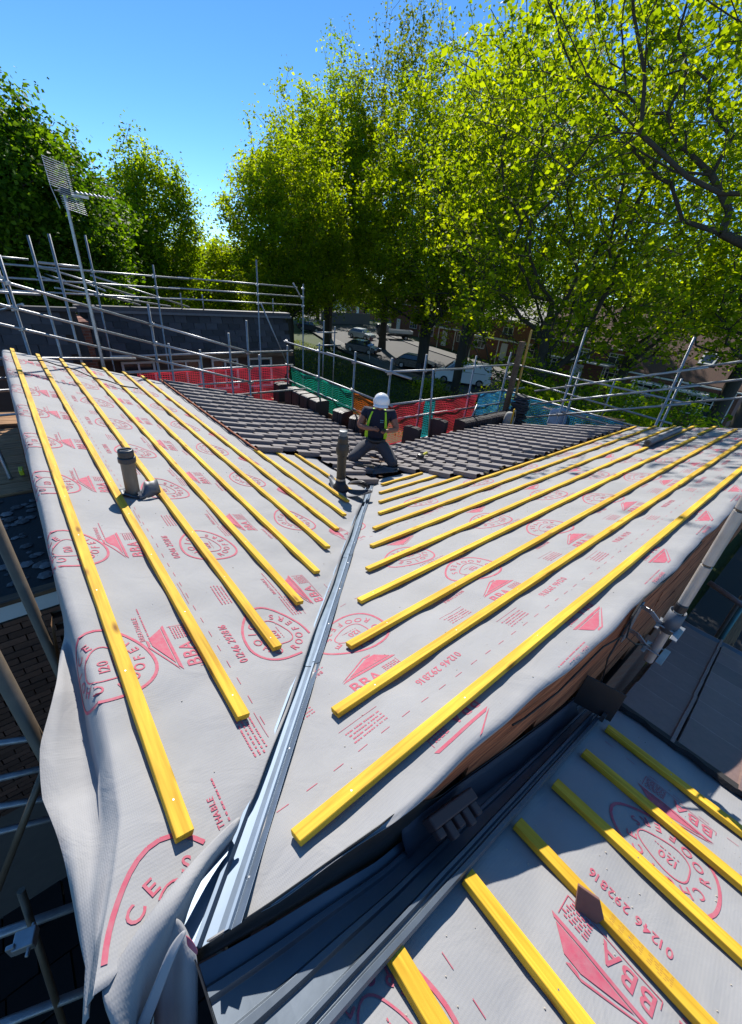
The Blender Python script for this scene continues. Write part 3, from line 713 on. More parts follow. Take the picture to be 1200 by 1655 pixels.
v2 = thing('soil_pipe', 'tall dark grey soil vent pipe standing in the valley before the worker', 'soil pipe', (2.93, 3.42, -.86))
MB().lathe((0, 0, 0), [(.056, -.02), (.056, .50), (.050, .50)], 24).build('pipe', m_soil, v2)
for pr in ([(.056, .44), (.070, .455), (.078, .50), (.078, .53), (.070, .57), (.062, .60)], [(.062, .60), (.060, .66), (.052, .69)]):
    bevel(MB().lathe((0, 0, 0), pr, 24).build('socket', m_soil, v2), .002, 1)
MB().lathe((0, 0, 0), [(.046, .69), (.045, .735), (.050, .74), (.048, .75), (.03, .752)], 24).build('terminal', M('terminal_blue', (.10, .13, .15), .35), v2)
bevel(MB().lathe((0, 0, 0), [(.060, .10), (.060, .115), (.057, .12), (.057, .145), (.060, .15), (.060, .16)], 24).build('rubber_ring', m_black, v2), .002, 1)
MB().lathe((0, 0, 0), [(.0575, .121), (.0575, .143)], 24).build('clip_band', m_galv, v2)
MB().lathe((0, 0, 0), [(.12, -.03), (.10, .02), (.07, .06), (.060, .11)], 24).build('flashing_cone', m_black, v2, smooth=True)
def curl(pts_c, wdt, nm, mat, up):
    Q = []
    for i, (c, hgt, tw) in enumerate(pts_c):
        c = Vector(c); d = Vector(wdt)*tw; Q.append([tuple(c-d+Vector((0, 0, hgt))), tuple(c-d*.4+Vector((0, 0, hgt*.2))), tuple(c+d*.3), tuple(c+d+Vector((0, 0, hgt*.6)))])
    m = MB(); m.grid(Q); o = m.build(nm, mat, v2, smooth=True); o.modifiers.new('s', 'SUBSURF').render_levels = 2; solid(o, .006, 0); return o
curl([((.02, .28, .03), .09, .5), ((-.02, .14, .0), .03, .9), ((-.05, .0, -.01), .01, 1), ((.0, -.14, -.02), .01, 1), ((.12, -.30, .0), .04, .9), ((.20, -.38, .05), .07, .4)], (.09, .07, 0), 'curled_slate', m_leadsheet, 1)
curl([((.10, -.02, .04), .03, .8), ((.16, -.10, .05), .06, 1), ((.2, -.2, .06), .10, .9), ((.24, -.26, .04), .06, .4)], (.05, .04, .0), 'curled_slate', m_black, 1)

# ---- roll of felt lying across right battens
ro = thing('membrane_roll', 'dark roll of membrane lying on the battens near the far end of the right slope', 'roll')
a = Vector((7.55, 1.58, -.40)); b = Vector((9.15, 1.60, -.405))
mb = MB(); mb.tube(a, b, .055, 18); bevel(mb.build('roll_body', M('roll_dark', (.08, .09, .11), .45, var=.3), ro), .004)
MB().tube(a-Vector((.004, 0, 0)), a+Vector((.002, 0, 0)), .03, 14).build('roll_core', m_black, ro)
P = [[(7.7+.3*i, 1.58+.03*j+.0, -.345-.02*j*j*.3-(.03*j if j > 2 else 0)+.006*math.sin(3*i+j)) for j in range(5)] for i in range(6)]
mb = MB(); mb.grid(P); o = mb.build('loose_end', m_mem, ro, smooth=True); solid(o, .003)
# blue-black cord lying on the far end of the left slope
mb = MB(); pts = []
for i in range(40):
    t = i/39; x = .35+1.3*t; y = 8.25-.9*t*t+.15*math.sin(7*t); pts.append((x, y, -K*x+.012+(.02*math.sin(11*t)**2)))
mb.path(pts, .011, 6); mb.build('rope', m_cable, None, label='dark rope trailing over the far ends of the left battens', cat='rope')
# cordless tool on right tiles
tg = thing('pencil_grinder', 'small dark hand tool with a yellow handle lying on the right tiles', 'hand tool', (4.95, 3.95, -1.02), rz=.4)
MB().lathe((0, 0, .03), [(.055, -.03), (.06, 0), (.05, .03), (.02, .04)], 14).build('blade_guard', m_black, tg)
MB().tube((.04, 0, .02), (.24, -.02, .02), .022, 10).build('handle', M('tool_yellow', (.55, .5, .03), .5), tg)

# crumbs of mortar and sawdust lying about on the sheets: nobody could count them
mb = MB(); rr = random.Random(12)
for k in range(420):
    a = rr.uniform(.0012, .0042)
    if k % 3 == 0: x = rr.uniform(.2, 3); y = x+rr.uniform(.15, 3); z = zL(x, y)
    elif k % 3 == 1: y = rr.uniform(.15, 2.5); x = y+rr.uniform(.15, 3); z = zR(x, y)
    else: x = rr.uniform(.3, 2.5); y = rr.uniform(-1.2, -.1); z = zS(x, y)
    mb.lathe((x, y, z+.001), [(a, 0), (a*.7, a*.8), (a*.1, a)], 5)
mb.build('mortar_crumbs', M('crumb', (.5, .45, .38), .9), None, kind='stuff')

# ================================================================ SCAFFOLDS
TR = .0242
class Scaf:
    def __init__(s, label, tube=m_tube):
        s.t = thing('scaffold', label, 'scaffold'); s.m = tube; s.r = random.Random(len(label))
    def tube(s, a, b, r=TR, m=None, n=10):
        a = Vector(a); b = Vector(b); mb = MB(); mb.tube((0, 0, 0), (0, 0, (b-a).length), r, n)
        me = mb.mesh('scaffold_tube', m or s.m); me.polygons.foreach_set('use_smooth', [len(p.vertices) == 4 for p in me.polygons])
        q = (b-a).to_track_quat('Z', 'Y').to_matrix().to_4x4(); q.translation = a
        return link('scaffold_tube', me, s.t, mat=q)
    def coup(s, p, k=1.0):
        mb = MB(); q = Matrix.Rotation(s.r.uniform(0, 3), 3, 'Z')
        mb.box(p, (.085*k, .075*k, .06*k), q); mb.box(Vector(p)+q@Vector((.045, .02, .0)), (.035*k, .02*k, .09*k), q); mb.tube(Vector(p)+q@Vector((-.02, -.06, 0)), Vector(p)+q@Vector((-.02, .07, 0)), .010, 6)
        o = mb.build('coupler', m_galv, s.t); bevel(o, .008, 2); return o
    def board(s, a, b, wv, th=.038):
        a = Vector(a); b = Vector(b); wv = Vector(wv); mb = MB(); up = Vector((0, 0, th))
        mb.add([a, b, b+wv, a+wv, a+up, b+up, b+wv+up, a+wv+up], [(0, 3, 2, 1), (4, 5, 6, 7), (0, 1, 5, 4), (1, 2, 6, 5), (2, 3, 7, 6), (3, 0, 4, 7)])
        o = mb.build('scaffold_board', m_plank, s.t); bevel(o, .004, 1); return o
g = Scaf('raked scaffold rails along the far gable of the left slope')
for x, zt in ((.43, 1.30), (2.58, .66), (4.22, .12), (4.68, .40)): g.tube((x, 9.8, -6.1), (x, 9.8, zt))
for z0, sl_, x1 in ((.86, -.285, 4.75), (.47, -.278, 4.72), (.14, -.285, 4.72)):
    f = lambda x: z0+sl_*(x-.54)
    g.tube((-2.6, 9.75, f(-2.6)), (2.75, 9.75, f(2.75))); g.tube((2.55, 9.69, f(2.55)+.02), (x1, 9.69, f(x1)+.02))
    for x in (.43, 2.58, 4.68): g.coup((x, 9.77, f(x)))
for x, zt in ((3.05, -.2), (3.75, -.35), (5.3, -.5)): g.tube((x, 10.5, -3), (x, 10.5, zt))
g.tube((1.9, 11.05, -.56), (6.65, 11.05, -.52)); g.tube((2.2, 11.05, -.93), (6.65, 11.05, -.92)); g.tube((3.2, 11.02, -1.3), (6.5, 11.02, -1.32))
g.tube((-2.5, 9.9, -1.35), (6.4, 9.9, -1.35)); g.tube((-2.5, 9.95, -.25), (2.2, 9.95, -.42)); g.tube((-2, 9.9, -.9), (.3, 9.9, -.9))
for j in range(4): g.board((-1.5, 9.95+.235*j, -1.5), (6.2, 9.95+.235*j, -1.95), (0, .225, 0))
for x, zt in ((.98, 1.64), (1.30, 1.70)): g.tube((x, 10.6, -3), (x-.03, 10.6, zt))
g.tube((1.0, 10.62, 1.22), (1.65, 10.62, 1.20)); g.tube((-.6, 10.62, .7), (.9, 10.62, .68))
g.tube((.55, 10.0, .55), (.2, 12.5, .2))

b_ = Scaf('long horizontal scaffold rails in front of the black slate clad building')
for z, x0, x1 in ((1.06, .3, 8.75), (.77, -.5, 8.95), (.49, -.5, 8.95), (1.19, -1.5, 1.1)):
    b_.tube((x0, 14.3, z), ((x0+x1)/2+.4, 14.3, z)); b_.tube(((x0+x1)/2+.1, 14.36, z+.02), (x1, 14.36, z+.01))
for x, zt, xb in ((3.95, 1.35, 3.95), (7.15, 1.78, 7.15), (2.42, 1.87, 2.42), (8.93, 1.2, 8.93), (.45, 1.3, .45)):
    b_.tube((x, 14.25, -6), (xb, 14.25, zt))
    for z in (.49, .77, 1.06): b_.coup((x, 14.27, z), 1.1)
b_.tube((7.2, 14.15, .5), (8.1, 13.9, -1.6)); b_.tube((8.6, 14.4, 1.2), (9.05, 14.4, .6))
for k, (x, z) in enumerate(((1.6, 1.0), (1.75, .78), (2.6, .62), (3.4, .45))): b_.tube((x, 14.2, z), (x+.3*k, 24, z-.15))
b_.tube((1.2, 14.5, 1.1), (3.6, 15.4, .45)); b_.tube((1.2, 14.5, .85), (3.7, 15.4, .2)); b_.tube((1.5, 14.5, .6), (4.6, 15.4, .2)); b_.tube((2.4, 14.6, .95), (5.2, 15.4, .2))
for x in (4.9, 5.6, 8.2): b_.tube((x, 15.2, .1), (x, 15.2, .62), .02)
b_.tube((9.0, 13.4, -.3), (9.9, 13.4, -.3)); b_.tube((9.3, 13.4, -3), (9.3, 13.4, .1)); b_.tube((9.8, 13.4, -3), (9.8, 13.4, -.1)); b_.tube((9.0, 13.4, -.75), (10.1, 13.4, -.75))

e_ = Scaf('eaves scaffold running behind the green net on the left side')
e_.tube((6.6, 11.5, -.32), (6.6, 8.9, -.30)); e_.tube((6.6, 9.2, -.27), (6.6, 6.0, -.27))
e_.tube((6.63, 11.3, -.98), (6.63, 6.5, -1.0)); e_.tube((6.63, 11.3, -1.42), (6.63, 6.6, -1.45)); e_.tube((6.6, 11.3, -1.98), (6.6, 6.2, -1.98))
for y, zt in ((11.4, -.42), (9.65, -.10), (8.05, -.06), (6.72, .02)):
    e_.tube((6.66, y, -6.1), (6.66, y, zt)); e_.coup((6.63, y, -.3)); e_.coup((6.63, y, -.98))
for j in range(2): e_.board((6.04+.235*j, 11.4, -1.98), (6.04+.235*j, 5.9, -1.98), (.225, 0, 0))
e_.board((6.5, 11.2, -1.94), (6.5, 6.6, -1.94), (.03, 0, 0), .15)
e2 = Scaf('eaves scaffold running behind the red net on the right side')
e2.tube((6.4, 6.6, -.24), (9.5, 6.6, -.30)); e2.tube((9.2, 6.66, -.27), (11.5, 6.66, -.30))
e2.tube((6.5, 6.63, -1.0), (12.4, 6.63, -1.02)); e2.tube((6.5, 6.63, -1.36), (12, 6.63, -1.4)); e2.tube((6.5, 6.6, -2.0), (12, 6.6, -2.0))
for x, zt in ((7.72, .08), (9.66, .0), (11.25, -.05)):
    e2.tube((x, 6.68, -6.1), (x, 6.68, zt)); e2.coup((x, 6.64, -.28)); e2.coup((x, 6.64, -1.0))
e2.tube((7.95, 6.4, -2), (7.72, 6.4, -.2)); e2.tube((9.3, 6.3, -2), (9.62, 6.3, -1.2))
for j in range(3): e2.board((6.3, 5.75+.235*j, -2.0), (12, 5.75+.235*j, -2.0), (0, .225, 0))
for (x, y, z, a) in ((7.3, 5.95, -1.93, .3), (8.35, 5.9, -1.93, .1), (8.5, 6.1, -1.93, .8)):
    e2.board((x, y, z), (x+.6*math.cos(a), y+.6*math.sin(a)*.3, z), (.02, .1, 0), .02)
r_ = Scaf('raked scaffold rails crossing beyond the far verge of the right slope')
def rr_(y, z0): return z0-.367*(y-4.5)
for z0 in (-.39, -.74, -1.10):
    r_.tube((10.6, 5.3, rr_(5.3, z0)), (10.6, 1.9, rr_(1.9, z0))); r_.tube((10.66, 2.2, rr_(2.2, z0)+.02), (10.66, -1.8, rr_(-1.8, z0)+.02))
    for y in (4.5, 2.35, .6): r_.coup((10.63, y, rr_(y, z0)))
for y, zt in ((4.5, .96), (2.35, 1.05), (-1.2, 1.3)): r_.tube((10.68, y, -6.1), (10.68, y, zt))
r_.tube((11.24, 6.7, -.24), (11.24, 2.1, -.26)); r_.tube((11.26, 6.6, -.62), (11.26, 2.2, -.75)); r_.tube((11.3, 6.6, -1.02), (11.3, .5, -1.02)); r_.tube((11.24, 4.9, -1.15), (11.24, 1.2, -1.1))
for y, zt in ((6.7, .05), (4.6, -.1), (2.4, .2)): r_.tube((11.3, y, -6), (11.3, y, zt))
r_.tube((12.1, 4.0, -1.5), (12.1, 4.0, -.2), .02)
r_.board((11.6, 5.5, -1.3), (11.8, 2.5, -1.3), (.22, 0, 0)); r_.board((12.4, 5.9, -1.5), (12.2, 3.5, -1.2), (.22, 0, 0))
# near-left scaffold seen beside and below the draped sheet
n_ = Scaf('close brown and grey scaffold tubes in the dark gap left of the draped sheet', m_tube)
n_.tube((-.135, 1.17, -6.1), (-.150, 1.29, .5), TR*1.05, m_tubed, 16)
n_.tube((-.045, 1.86, -6.1), (-.09, 2.04, .6), TR*1.05, m_tubed, 16)
for (a, b) in (((-.68, 1.48, -1.84), (-.28, 1.34, -1.56)), ((-.81, 1.27, -2.27), (-.24, 1.05, -1.88)), ((-.63, 2.71, -1.79), (-.31, 2.55, -1.62)), ((-.70, 2.60, -2.02), (-.36, 2.47, -1.80)), ((-.75, 2.51, -2.20), (-.45, 2.36, -2.04)), ((-.80, 2.43, -2.36), (-.48, 2.30, -2.16))):
    a = Vector(a); b = Vector(b); b.z = a.z; d = b-a; n_.tube(a-d*1.5, b+d*.15, TR, None, 12)
n_.tube((-.60, 1.50, -1.5), (-.20, 1.55, -.78), .017, m_tubed); n_.tube((-.47, 1.35, -1.35), (-.60, 1.10, -2.6), .017, m_tubed)
n_.board((-.075, 1.75, -.62), (-.02, 1.80, -.20), (.012, .075, .0), .02)
n_.tube((-.35, 7.2, -1.1), (-.12, 8.9, .25)); n_.tube((-.25, 6.3, -1.2), (-.45, 8.2, .4)); n_.coup((-.3, 7.3, -.8)); n_.coup((-.5, 1.2, -1.5))
n_.tube((-.5, 9.0, -.5), (.1, 9.0, -.5)); n_.tube((-2, 5.72, -6.1), (-2, 5.72, 1))
for j in range(8): n_.board((-2.6, 5.85+.335*j, -1.24), (-.06, 5.85+.335*j, -1.24), (0, .32, 0))
bl = MB(); bl.box((-.12, 6.35, -1.13), (.05, .16, .07)); bevel(bl.build('tape_measure', M('tool_lime', (.5, .55, .02), .5), None, label='small yellow green tool lying on the sunlit boards at the far left', cat='tool'), .01)

# right-hand tubes in the dark void and blue sheet
v_ = Scaf('dim scaffold tubes in the shaded gap beyond the lower tiled roof')
v_.tube((5.0, -.55, -1.35), (7.6, .02, -.75), .026); v_.tube((5.2, -.42, -2.4), (6.4, -.40, -.8), TR, M('tube_teal', (.10, .26, .26), .5, .3, var=.3)); v_.tube((5.15, -.9, -1.7), (5.1, .05, -1.5))
v_.tube((6.5, -.4, -3), (6.45, -.35, .3)); v_.tube((5.6, -.05, -1.2), (5.4, -.9, -1.3), .03)
v_.board((5.5, -.9, -2.2), (7.5, -.9, -2.2), (0, .22, 0)); v_.board((5.4, -.6, -2.6), (8.5, -.6, -2.6), (0, .22, 0))
P = [[(6.6+.12*i+.03*math.sin(2*j+i), -.03-.04*j-.05*math.sin(i*1.3), -.65-.11*j+.05*math.sin(i*2+j)) for j in range(7)] for i in range(7)]
mb = MB(); mb.grid(P); o = mb.build('blue_sheet', m_blue, None, smooth=True, label='crumpled blue plastic sheet hung on the scaffold beyond the lower roof', cat='tarpaulin'); solid(o, .004)

# ---------------------------------------------------------------- debris nets
def net(name, label, p0, p1, z0, z1, cols, sp=.045, vs_=.055, wd=.012, wave=.03, seed=0):
    """open knitted net: horizontal and vertical strands with real gaps, coloured in bands"""
    p0 = Vector(p0); p1 = Vector(p1); d = p1-p0; L = d.length; d /= L; nrm = Vector((-d.y, d.x, 0)); rr = random.Random(seed)
    t = thing(name, label, 'safety net')
    def pt(s, z): 
        sg = .03*math.sin(math.pi*s/1.5)**2*(z-z0)/(z1-z0)
        return p0+d*s+nrm*(wave*math.sin(3.1*s+seed)+.02*math.sin(9*s+8*z))+Vector((0, 0, z-sg+.008*math.sin(14*s+20*z)))
    for (c0, c1, mat, part) in cols:
        mb = MB(); a, b = c0*L, c1*L
        nz = int((z1-z0)/sp); nsn = max(2, int((b-a)/.11))
        for j in range(nz+1):
            z = z0+(z1-z0)*j/nz; w2 = wd*(1.0 if j not in (0, nz) else 2.6)/2
            P = [[tuple(pt(a+(b-a)*i/nsn, z-w2)), tuple(pt(a+(b-a)*i/nsn, z+w2))] for i in range(nsn+1)]; mb.grid(P)
        nv = int((b-a)/vs_)
        for i in range(nv+1):
            s = a+(b-a)*i/nv; P = [[tuple(pt(s-wd*.35, z0+(z1-z0)*j/6)+nrm*.002), tuple(pt(s+wd*.35, z0+(z1-z0)*j/6)+nrm*.002)] for j in range(7)]; mb.grid(P)
        o = mb.build(part, mat, t, kind='stuff')
    return t
def netm(name, c):
    m = M(name, c, .5); n = m.node_tree.nodes; l = m.node_tree.links; t = n.new('ShaderNodeBsdfTranslucent'); t.inputs['Color'].default_value = (*[min(1, x*1.3) for x in c], 1)
    mx = n.new('ShaderNodeMixShader'); mx.inputs[0].default_value = .45; l.new(n['Principled BSDF'].outputs[0], mx.inputs[1]); l.new(t.outputs[0], mx.inputs[2]); l.new(mx.outputs[0], n['Material Output'].inputs[0]); return m
m_nred = netm('net_red', (.50, .035, .06)); m_ngreen = netm('net_green', (.01, .36, .24)); m_nor = netm('net_orange', (.75, .18, .02)); m_nblue = netm('net_blue', (.03, .25, .50)); m_nteal = netm('net_teal', (.02, .32, .36))
net('safety_net', 'red safety net behind the top edge of the left tiles', (2.4, 11.08, 0), (6.55, 11.1, 0), -1.9, -.95, [(0, 1, m_nred, 'red_mesh')], seed=1, wd=.012)
net('safety_net', 'green safety net along the left eaves scaffold', (6.6, 11.1, 0), (6.6, 7.95, 0), -1.95, -1.02, [(0, 1, m_ngreen, 'green_mesh')], seed=2, vs_=.3, wd=.017)
net('safety_net', 'short orange safety net beside the worker', (6.6, 7.95, 0), (6.6, 6.6, 0), -1.95, -1.03, [(0, 1, m_nor, 'orange_mesh')], seed=3, wd=.012)
net('safety_net', 'red safety net with a teal patch along the right eaves scaffold', (6.6, 6.6, 0), (10.0, 6.6, 0), -1.95, -1.03, [(0, .37, m_nred, 'red_mesh'), (.37, .48, m_nteal, 'teal_mesh'), (.48, 1, m_nred, 'red_mesh')], seed=4, wd=.012)
net('safety_net', 'blue safety net next to the red one on the right eaves scaffold', (10.02, 6.6, 0), (11.9, 6.6, 0), -1.95, -1.03, [(0, 1, m_nblue, 'blue_mesh')], seed=5, wd=.012)
net('safety_net', 'long blue safety net sloping away beyond the far end of the right tiles', (11.32, 6.6, 0), (11.32, 1.2, 0), -1.9, -1.05, [(0, 1, m_nblue, 'blue_mesh')], seed=6, wd=.012)

# ---------------------------------------------------------------- stacked tiles waiting on the scaffold
slab = MB(); slab.extrude([(-.165, 0), (-.165, .40), (-.10, .42), (.10, .42), (.165, .40), (.165, 0)], (0, 0, 0), (0, .030, 0), Vector((1, 0, 0)), Vector((0, 0, 1)))
m_pack = M('tile_pack', (.045, .038, .042), .55, var=.3, vscale=18, rand=.25)
slab_me = slab.mesh('roof_tile', m_pack)
def pack(label, loc, n, rz, step=.038, tilt=0.0, sc=1.0, group='tile packs stacked on the scaffold'):
    t = thing('tile_pack', label, 'stack of tiles', loc, group, rz); rr = random.Random(int(loc[0]*97+loc[1]*31))
    for i in range(n):
        o = bpy.data.objects.new('roof_tile', slab_me); COL.objects.link(o); o.parent = t
        o.matrix_local = Matrix.Translation((rr.uniform(-.006, .006), i*step, rr.uniform(0, .008))) @ Matrix.Rotation(tilt+rr.uniform(-.02, .02), 4, 'X') @ Matrix.Scale(sc, 4)
    return t
for i, (y, l_) in enumerate(((11.05, 'pack of dark tiles in the corner where red and green nets meet'), (10.35, 'second pack of dark tiles along the green net from the net corner'), (9.95, 'third pack of dark tiles along the green net from the net corner'), (9.50, 'fourth pack of dark tiles along the green net from the net corner'), (9.05, 'fifth pack of dark tiles along the green net, closest to the slope'))):
    pack(l_, (6.2, y-.30, -1.93), 9, 0, .038, .04, 1.28)
pack('pack of dark tiles with a pale strap on top, left behind the worker', (6.28, 7.75, -1.93), 8, .2, .04, .05, 1.25)
pack('brown tile pack standing right behind the elbow of the worker', (6.35, 7.2, -1.93), 7, .5, .045, .05, 1.2)
pack('small pack of dark tiles leaning on the red net right of the worker', (6.95, 6.15, -1.95), 5, -1.3, .035, -.08, 1.2)
pack('narrow upright pack of dark tiles under the teal net patch', (8.0, 6.25, -1.95), 5, -1.35, .035, -.06, 1.25)
pack('long dark tile pack wrapped on the scaffold in front of the red net', (8.75, 6.1, -1.95), 50, -1.571, .046, 0, 1.12)
# slate pile
sp_ = thing('slate_pile', 'untidy tall pile of black slates beside the wooden post', 'pile of slates'); rr = random.Random(8)
for i in range(24):
    s_ = .44-.007*i; mb = MB(); mb.box((0, 0, 0), (s_*.95, s_*1.25, .030)); me = mb.mesh('slate', m_slate)
    o = link('slate', me, sp_); o.location = (11.0+rr.uniform(-.05, .05), 5.85+rr.uniform(-.05, .05), -1.92+.041*i); o.rotation_euler = (rr.uniform(-.05, .05), rr.uniform(-.05, .05), rr.uniform(-.4, .4))
t = thing('bucket_bag', 'pale sack standing between the tile pack and the black slates', 'sack')
MB().lathe((10.45, 5.75, -1.9), [(.14, 0), (.15, .2), (.13, .42), (.10, .52), (.06, .55)], 14).build('sack_body', M('sack_pale', (.36, .35, .32), .8, var=.2), t, smooth=True)
MB().path([(10.5, 5.7, -1.4), (10.62, 5.7, -1.30), (10.72, 5.72, -1.5), (10.70, 5.72, -1.8)], .012, 6).build('strap', m_galv, t)
mb = MB(); mb.box((0, 0, 0), (.05, .025, .95)); o = mb.build('wooden_batten', m_bat, None, label='short yellow stick leaning across the pale sack', cat='batten'); o.location = (10.28, 5.55, -1.55); o.rotation_euler = (.25, -.5, 0)
mb = MB(); mb.box((0, 0, 0), (.15, .12, 2.0)); o = mb.build('timber_post', m_oldwood, None, label='thick dark brown timber post rising behind the black slate pile', cat='post'); o.location = (11.0, 6.25, -.60); bevel(o, .01)
mb = MB(); mb.box((0, 0, 0), (.06, .035, 1.9)); o = mb.build('yellow_plank', M('plank_orange', (.55, .30, .06), .7, var=.2), None, label='tall orange yellow plank upright next to the dark timber post', cat='plank'); o.location = (11.25, 6.2, -.25); o.rotation_euler = (0, -.03, 0)
t = thing('builders_sack', 'pale blue bulging sheet tied at a scaffold pole near the blue net', 'sheet')
P = [[(11.0+.07*i, 4.9-.05*i+.02*math.sin(3*j), -1.55+.10*j+.03*math.sin(i*2)+(-.012*(i-3)**2 if j > 3 else 0)) for j in range(6)] for i in range(7)]
mb = MB(); mb.grid(P); o = mb.build('sheet', M('sheet_paleblue', (.42, .50, .62), .5, var=.2), t, smooth=True); solid(o, .03)

# ---------------------------------------------------------------- TV aerial on the far gable
ae = thing('tv_aerial', 'television aerial with two grid reflectors on a tall mast at the left gable', 'aerial')
MB().tube((1.53, 9.62, -3), (1.53, 9.62, .75), .030, 12).build('mast', m_galv, ae); MB().tube((1.53, 9.62, .70), (1.53, 9.62, 2.28), .024, 12).build('mast', m_galv, ae)
# grid panels: horizontal rods; the boom points to the right
d = Vector((.80, .10, -.03)).normalized(); q = Vector((-.10, .80, 0)).normalized()
for sgn, nm in ((1, 'reflector'), (-1, 'reflector')):
    mb = MB(); base = Vector((1.50, 9.6, 2.33))
    rods = 13 if sgn > 0 else 9
    for i in range(rods):
        z = (.0+.030*i)*sgn-(.05 if sgn < 0 else 0); off = -.02*(i/rods) if sgn > 0 else .0+.05*(i/rods)
        c = base+Vector((off*.8+ (.10 if sgn<0 else 0), .0, z))
        mb.tube(c-Vector((.16, .07, -.03)), c+Vector((.16, -.04, -.03)), .0045, 5)
    for sx in (-.14, .14):
        c = base+Vector((sx, 0, 0)); mb.tube(c+Vector((0, 0, -.0)), c+Vector(((-.02 if sgn > 0 else .06), 0, (.030*rods)*sgn)), .006, 5)
    mb.build(nm, m_galv, ae)
mb = MB(); mb.tube((1.40, 9.6, 2.30), (2.30, 9.6, 2.33), .011, 6); mb.build('boom', m_galv, ae)
mb = MB()
for i in range(9): c = Vector((1.72+.065*i, 9.6, 2.32)); mb.tube(c-Vector((0, .09, .02)), c+Vector((0, .09, .02)), .012, 5)
mb.build('director', m_galv, ae)
mb = MB(); mb.box((1.55, 9.6, 2.31), (.14, .08, .10)); bevel(mb.build('junction_box', m_black, ae), .01)
mb = MB(); mb.box((1.75, 9.6, 2.27), (.24, .05, .04)); mb.build('bracket_arm', m_white, ae)

# ---------------------------------------------------------------- aerial mast and J bracket on the timber wall
jb = thing('mast_bracket', 'grey aerial mast held by a two armed wall bracket on the timber wall', 'mast and bracket')
MX, MY = 2.70, -.105
for z0, z1, rr2 in ((-.45, -.20, .024), (-.20, -.035, .0225), (.01, .27, .027), (.285, .60, .027), (.615, 1.3, .027)):
    MB().tube((MX, MY, z0), (MX, MY, z1), rr2, 18).build('mast', M('mast_pale', (.50, .47, .44), .4, .35, var=.25, vscale=14), jb, smooth=False)
MB().tube((MX, MY, -.46), (MX, MY, 1.3), .020, 12).build('inner_tube', m_tubed, jb)
bevel(MB().lathe((MX, MY, -.02), [(.024, -.03), (.030, -.02), (.030, .02), (.024, .03)], 16).build('tape_band', m_black, jb), .003)
mb = MB(); mb.box((MX+.0, .060, -.27), (.075, .012, .30)); bevel(mb.build('wall_plate', m_galv, jb), .004)
for z in (-.17, -.36):
    mb = MB(); pts = [(MX-.01, .055, z+.04), (MX-.03, .0, z+.05), (MX-.035, -.05, z+.02), (MX-.01, MY+.03, z)]
    for a, b in zip(pts, pts[1:]):
        a = Vector(a); b = Vector(b); dd = (b-a).normalized(); mb.extrude([(-.014, -.004), (.014, -.004), (.014, .004), (-.014, .004)], a, b+dd*.004, dd.cross(Vector((1, 0, 0))).normalized(), Vector((1, 0, 0)))
    bevel(mb.build('bracket_arm', m_galv, jb), .003)
    mb = MB(); mb.box((MX-.02, MY-.050, z), (.17, .034, .008)); mb.box((MX-.02, MY+.045, z), (.12, .022, .008)); mb.tube((MX+.045, MY-.06, z), (MX+.045, MY+.06, z), .005, 6); mb.tube((MX-.03, MY-.05, z), (MX-.03, MY+.06, z), .005, 6)
    bevel(mb.build('clamp', m_galv, jb), .002)
mb = MB(); P = []
for i in range(15):
    a = -math.pi*.1+2*math.pi*.95*i/14; r2 = .040
    P.append([(MX+.01+r2*math.cos(a)*1.1, MY+r2*math.sin(a), -.20), (MX+.01+r2*math.cos(a)*1.15, MY+r2*math.sin(a)*1.05, -.13), (MX+.01+r2*math.cos(a)*1.1, MY+r2*math.sin(a), -.055)])
mb.grid(P); o = mb.build('lead_collar', m_leadsheet, jb, smooth=True); solid(o, .004)
mb = MB(); mb.path([(MX+.02, MY+.03, -.36), (MX-.14, -.02, -.30), (MX-.24, .02, -.22), (MX-.20, .05, -.10), (MX-.05, .06, -.05), (MX+.5, .055, -.12), (MX+1.2, .06, -.10)], .005, 6); mb.path([(MX-.24, .04, -.22), (MX-.5, .062, -.17), (MX-.9, .080, -.24), (MX-1.2, .095, -.20), (MX-1.3, .10, -.16)], .005, 6)
mb.path([(MX-.2, .05, -.12), (MX-.33, .04, -.35), (MX-.36, .0, -.55), (MX-.25, -.03, -.72)], .005, 6)
mb.build('cable', m_cable, jb)
bp_ = thing('cover_board', 'square black board standing at the end of the side gutter', 'board')
mb = MB(); ex = Vector((.35, -.93, -.10)).normalized(); ez = Vector((.30, .0, .95)).normalized(); ey = ez.cross(ex)
mb.box((2.32, -.02, -.60), (.22, .010, .20), Matrix((ex, ey, ez)).transposed()); bevel(mb.build('board', m_black, bp_), .003)
mb = MB(); mb.box((2.30, -.085, -.685), (.03, .02, .05)); mb.build('mortar_lump', m_stone, bp_)

# ================================================================ THE WORKER
def skin(name, nodes, edges, mat, parent, root=0, sub=2, smooth=True):
    me = bpy.data.meshes.new(name); me.from_pydata([n[0] for n in nodes], edges, []); me.update()
    o = bpy.data.objects.new(name, me); COL.objects.link(o)
    o.modifiers.new('skin', 'SKIN'); s = o.modifiers.new('sub', 'SUBSURF'); s.levels = sub; s.render_levels = sub
    for i, v in enumerate(me.skin_vertices[0].data):
        r = nodes[i][1]; v.radius = (r, r) if not isinstance(r, tuple) else r; v.use_root = (i == root)
    bpy.context.view_layer.update()
    m2 = bpy.data.meshes.new_from_object(o.evaluated_get(bpy.context.evaluated_depsgraph_get()))
    bpy.data.objects.remove(o); m2.materials.clear(); m2.materials.append(mat)
    m2.polygons.foreach_set('use_smooth', [True]*len(m2.polygons)); m2.name = name
    return link(name, m2, parent)
wk = thing('person', 'roofer in white helmet, navy shirt and green braces kneeling in the valley looking down', 'person')
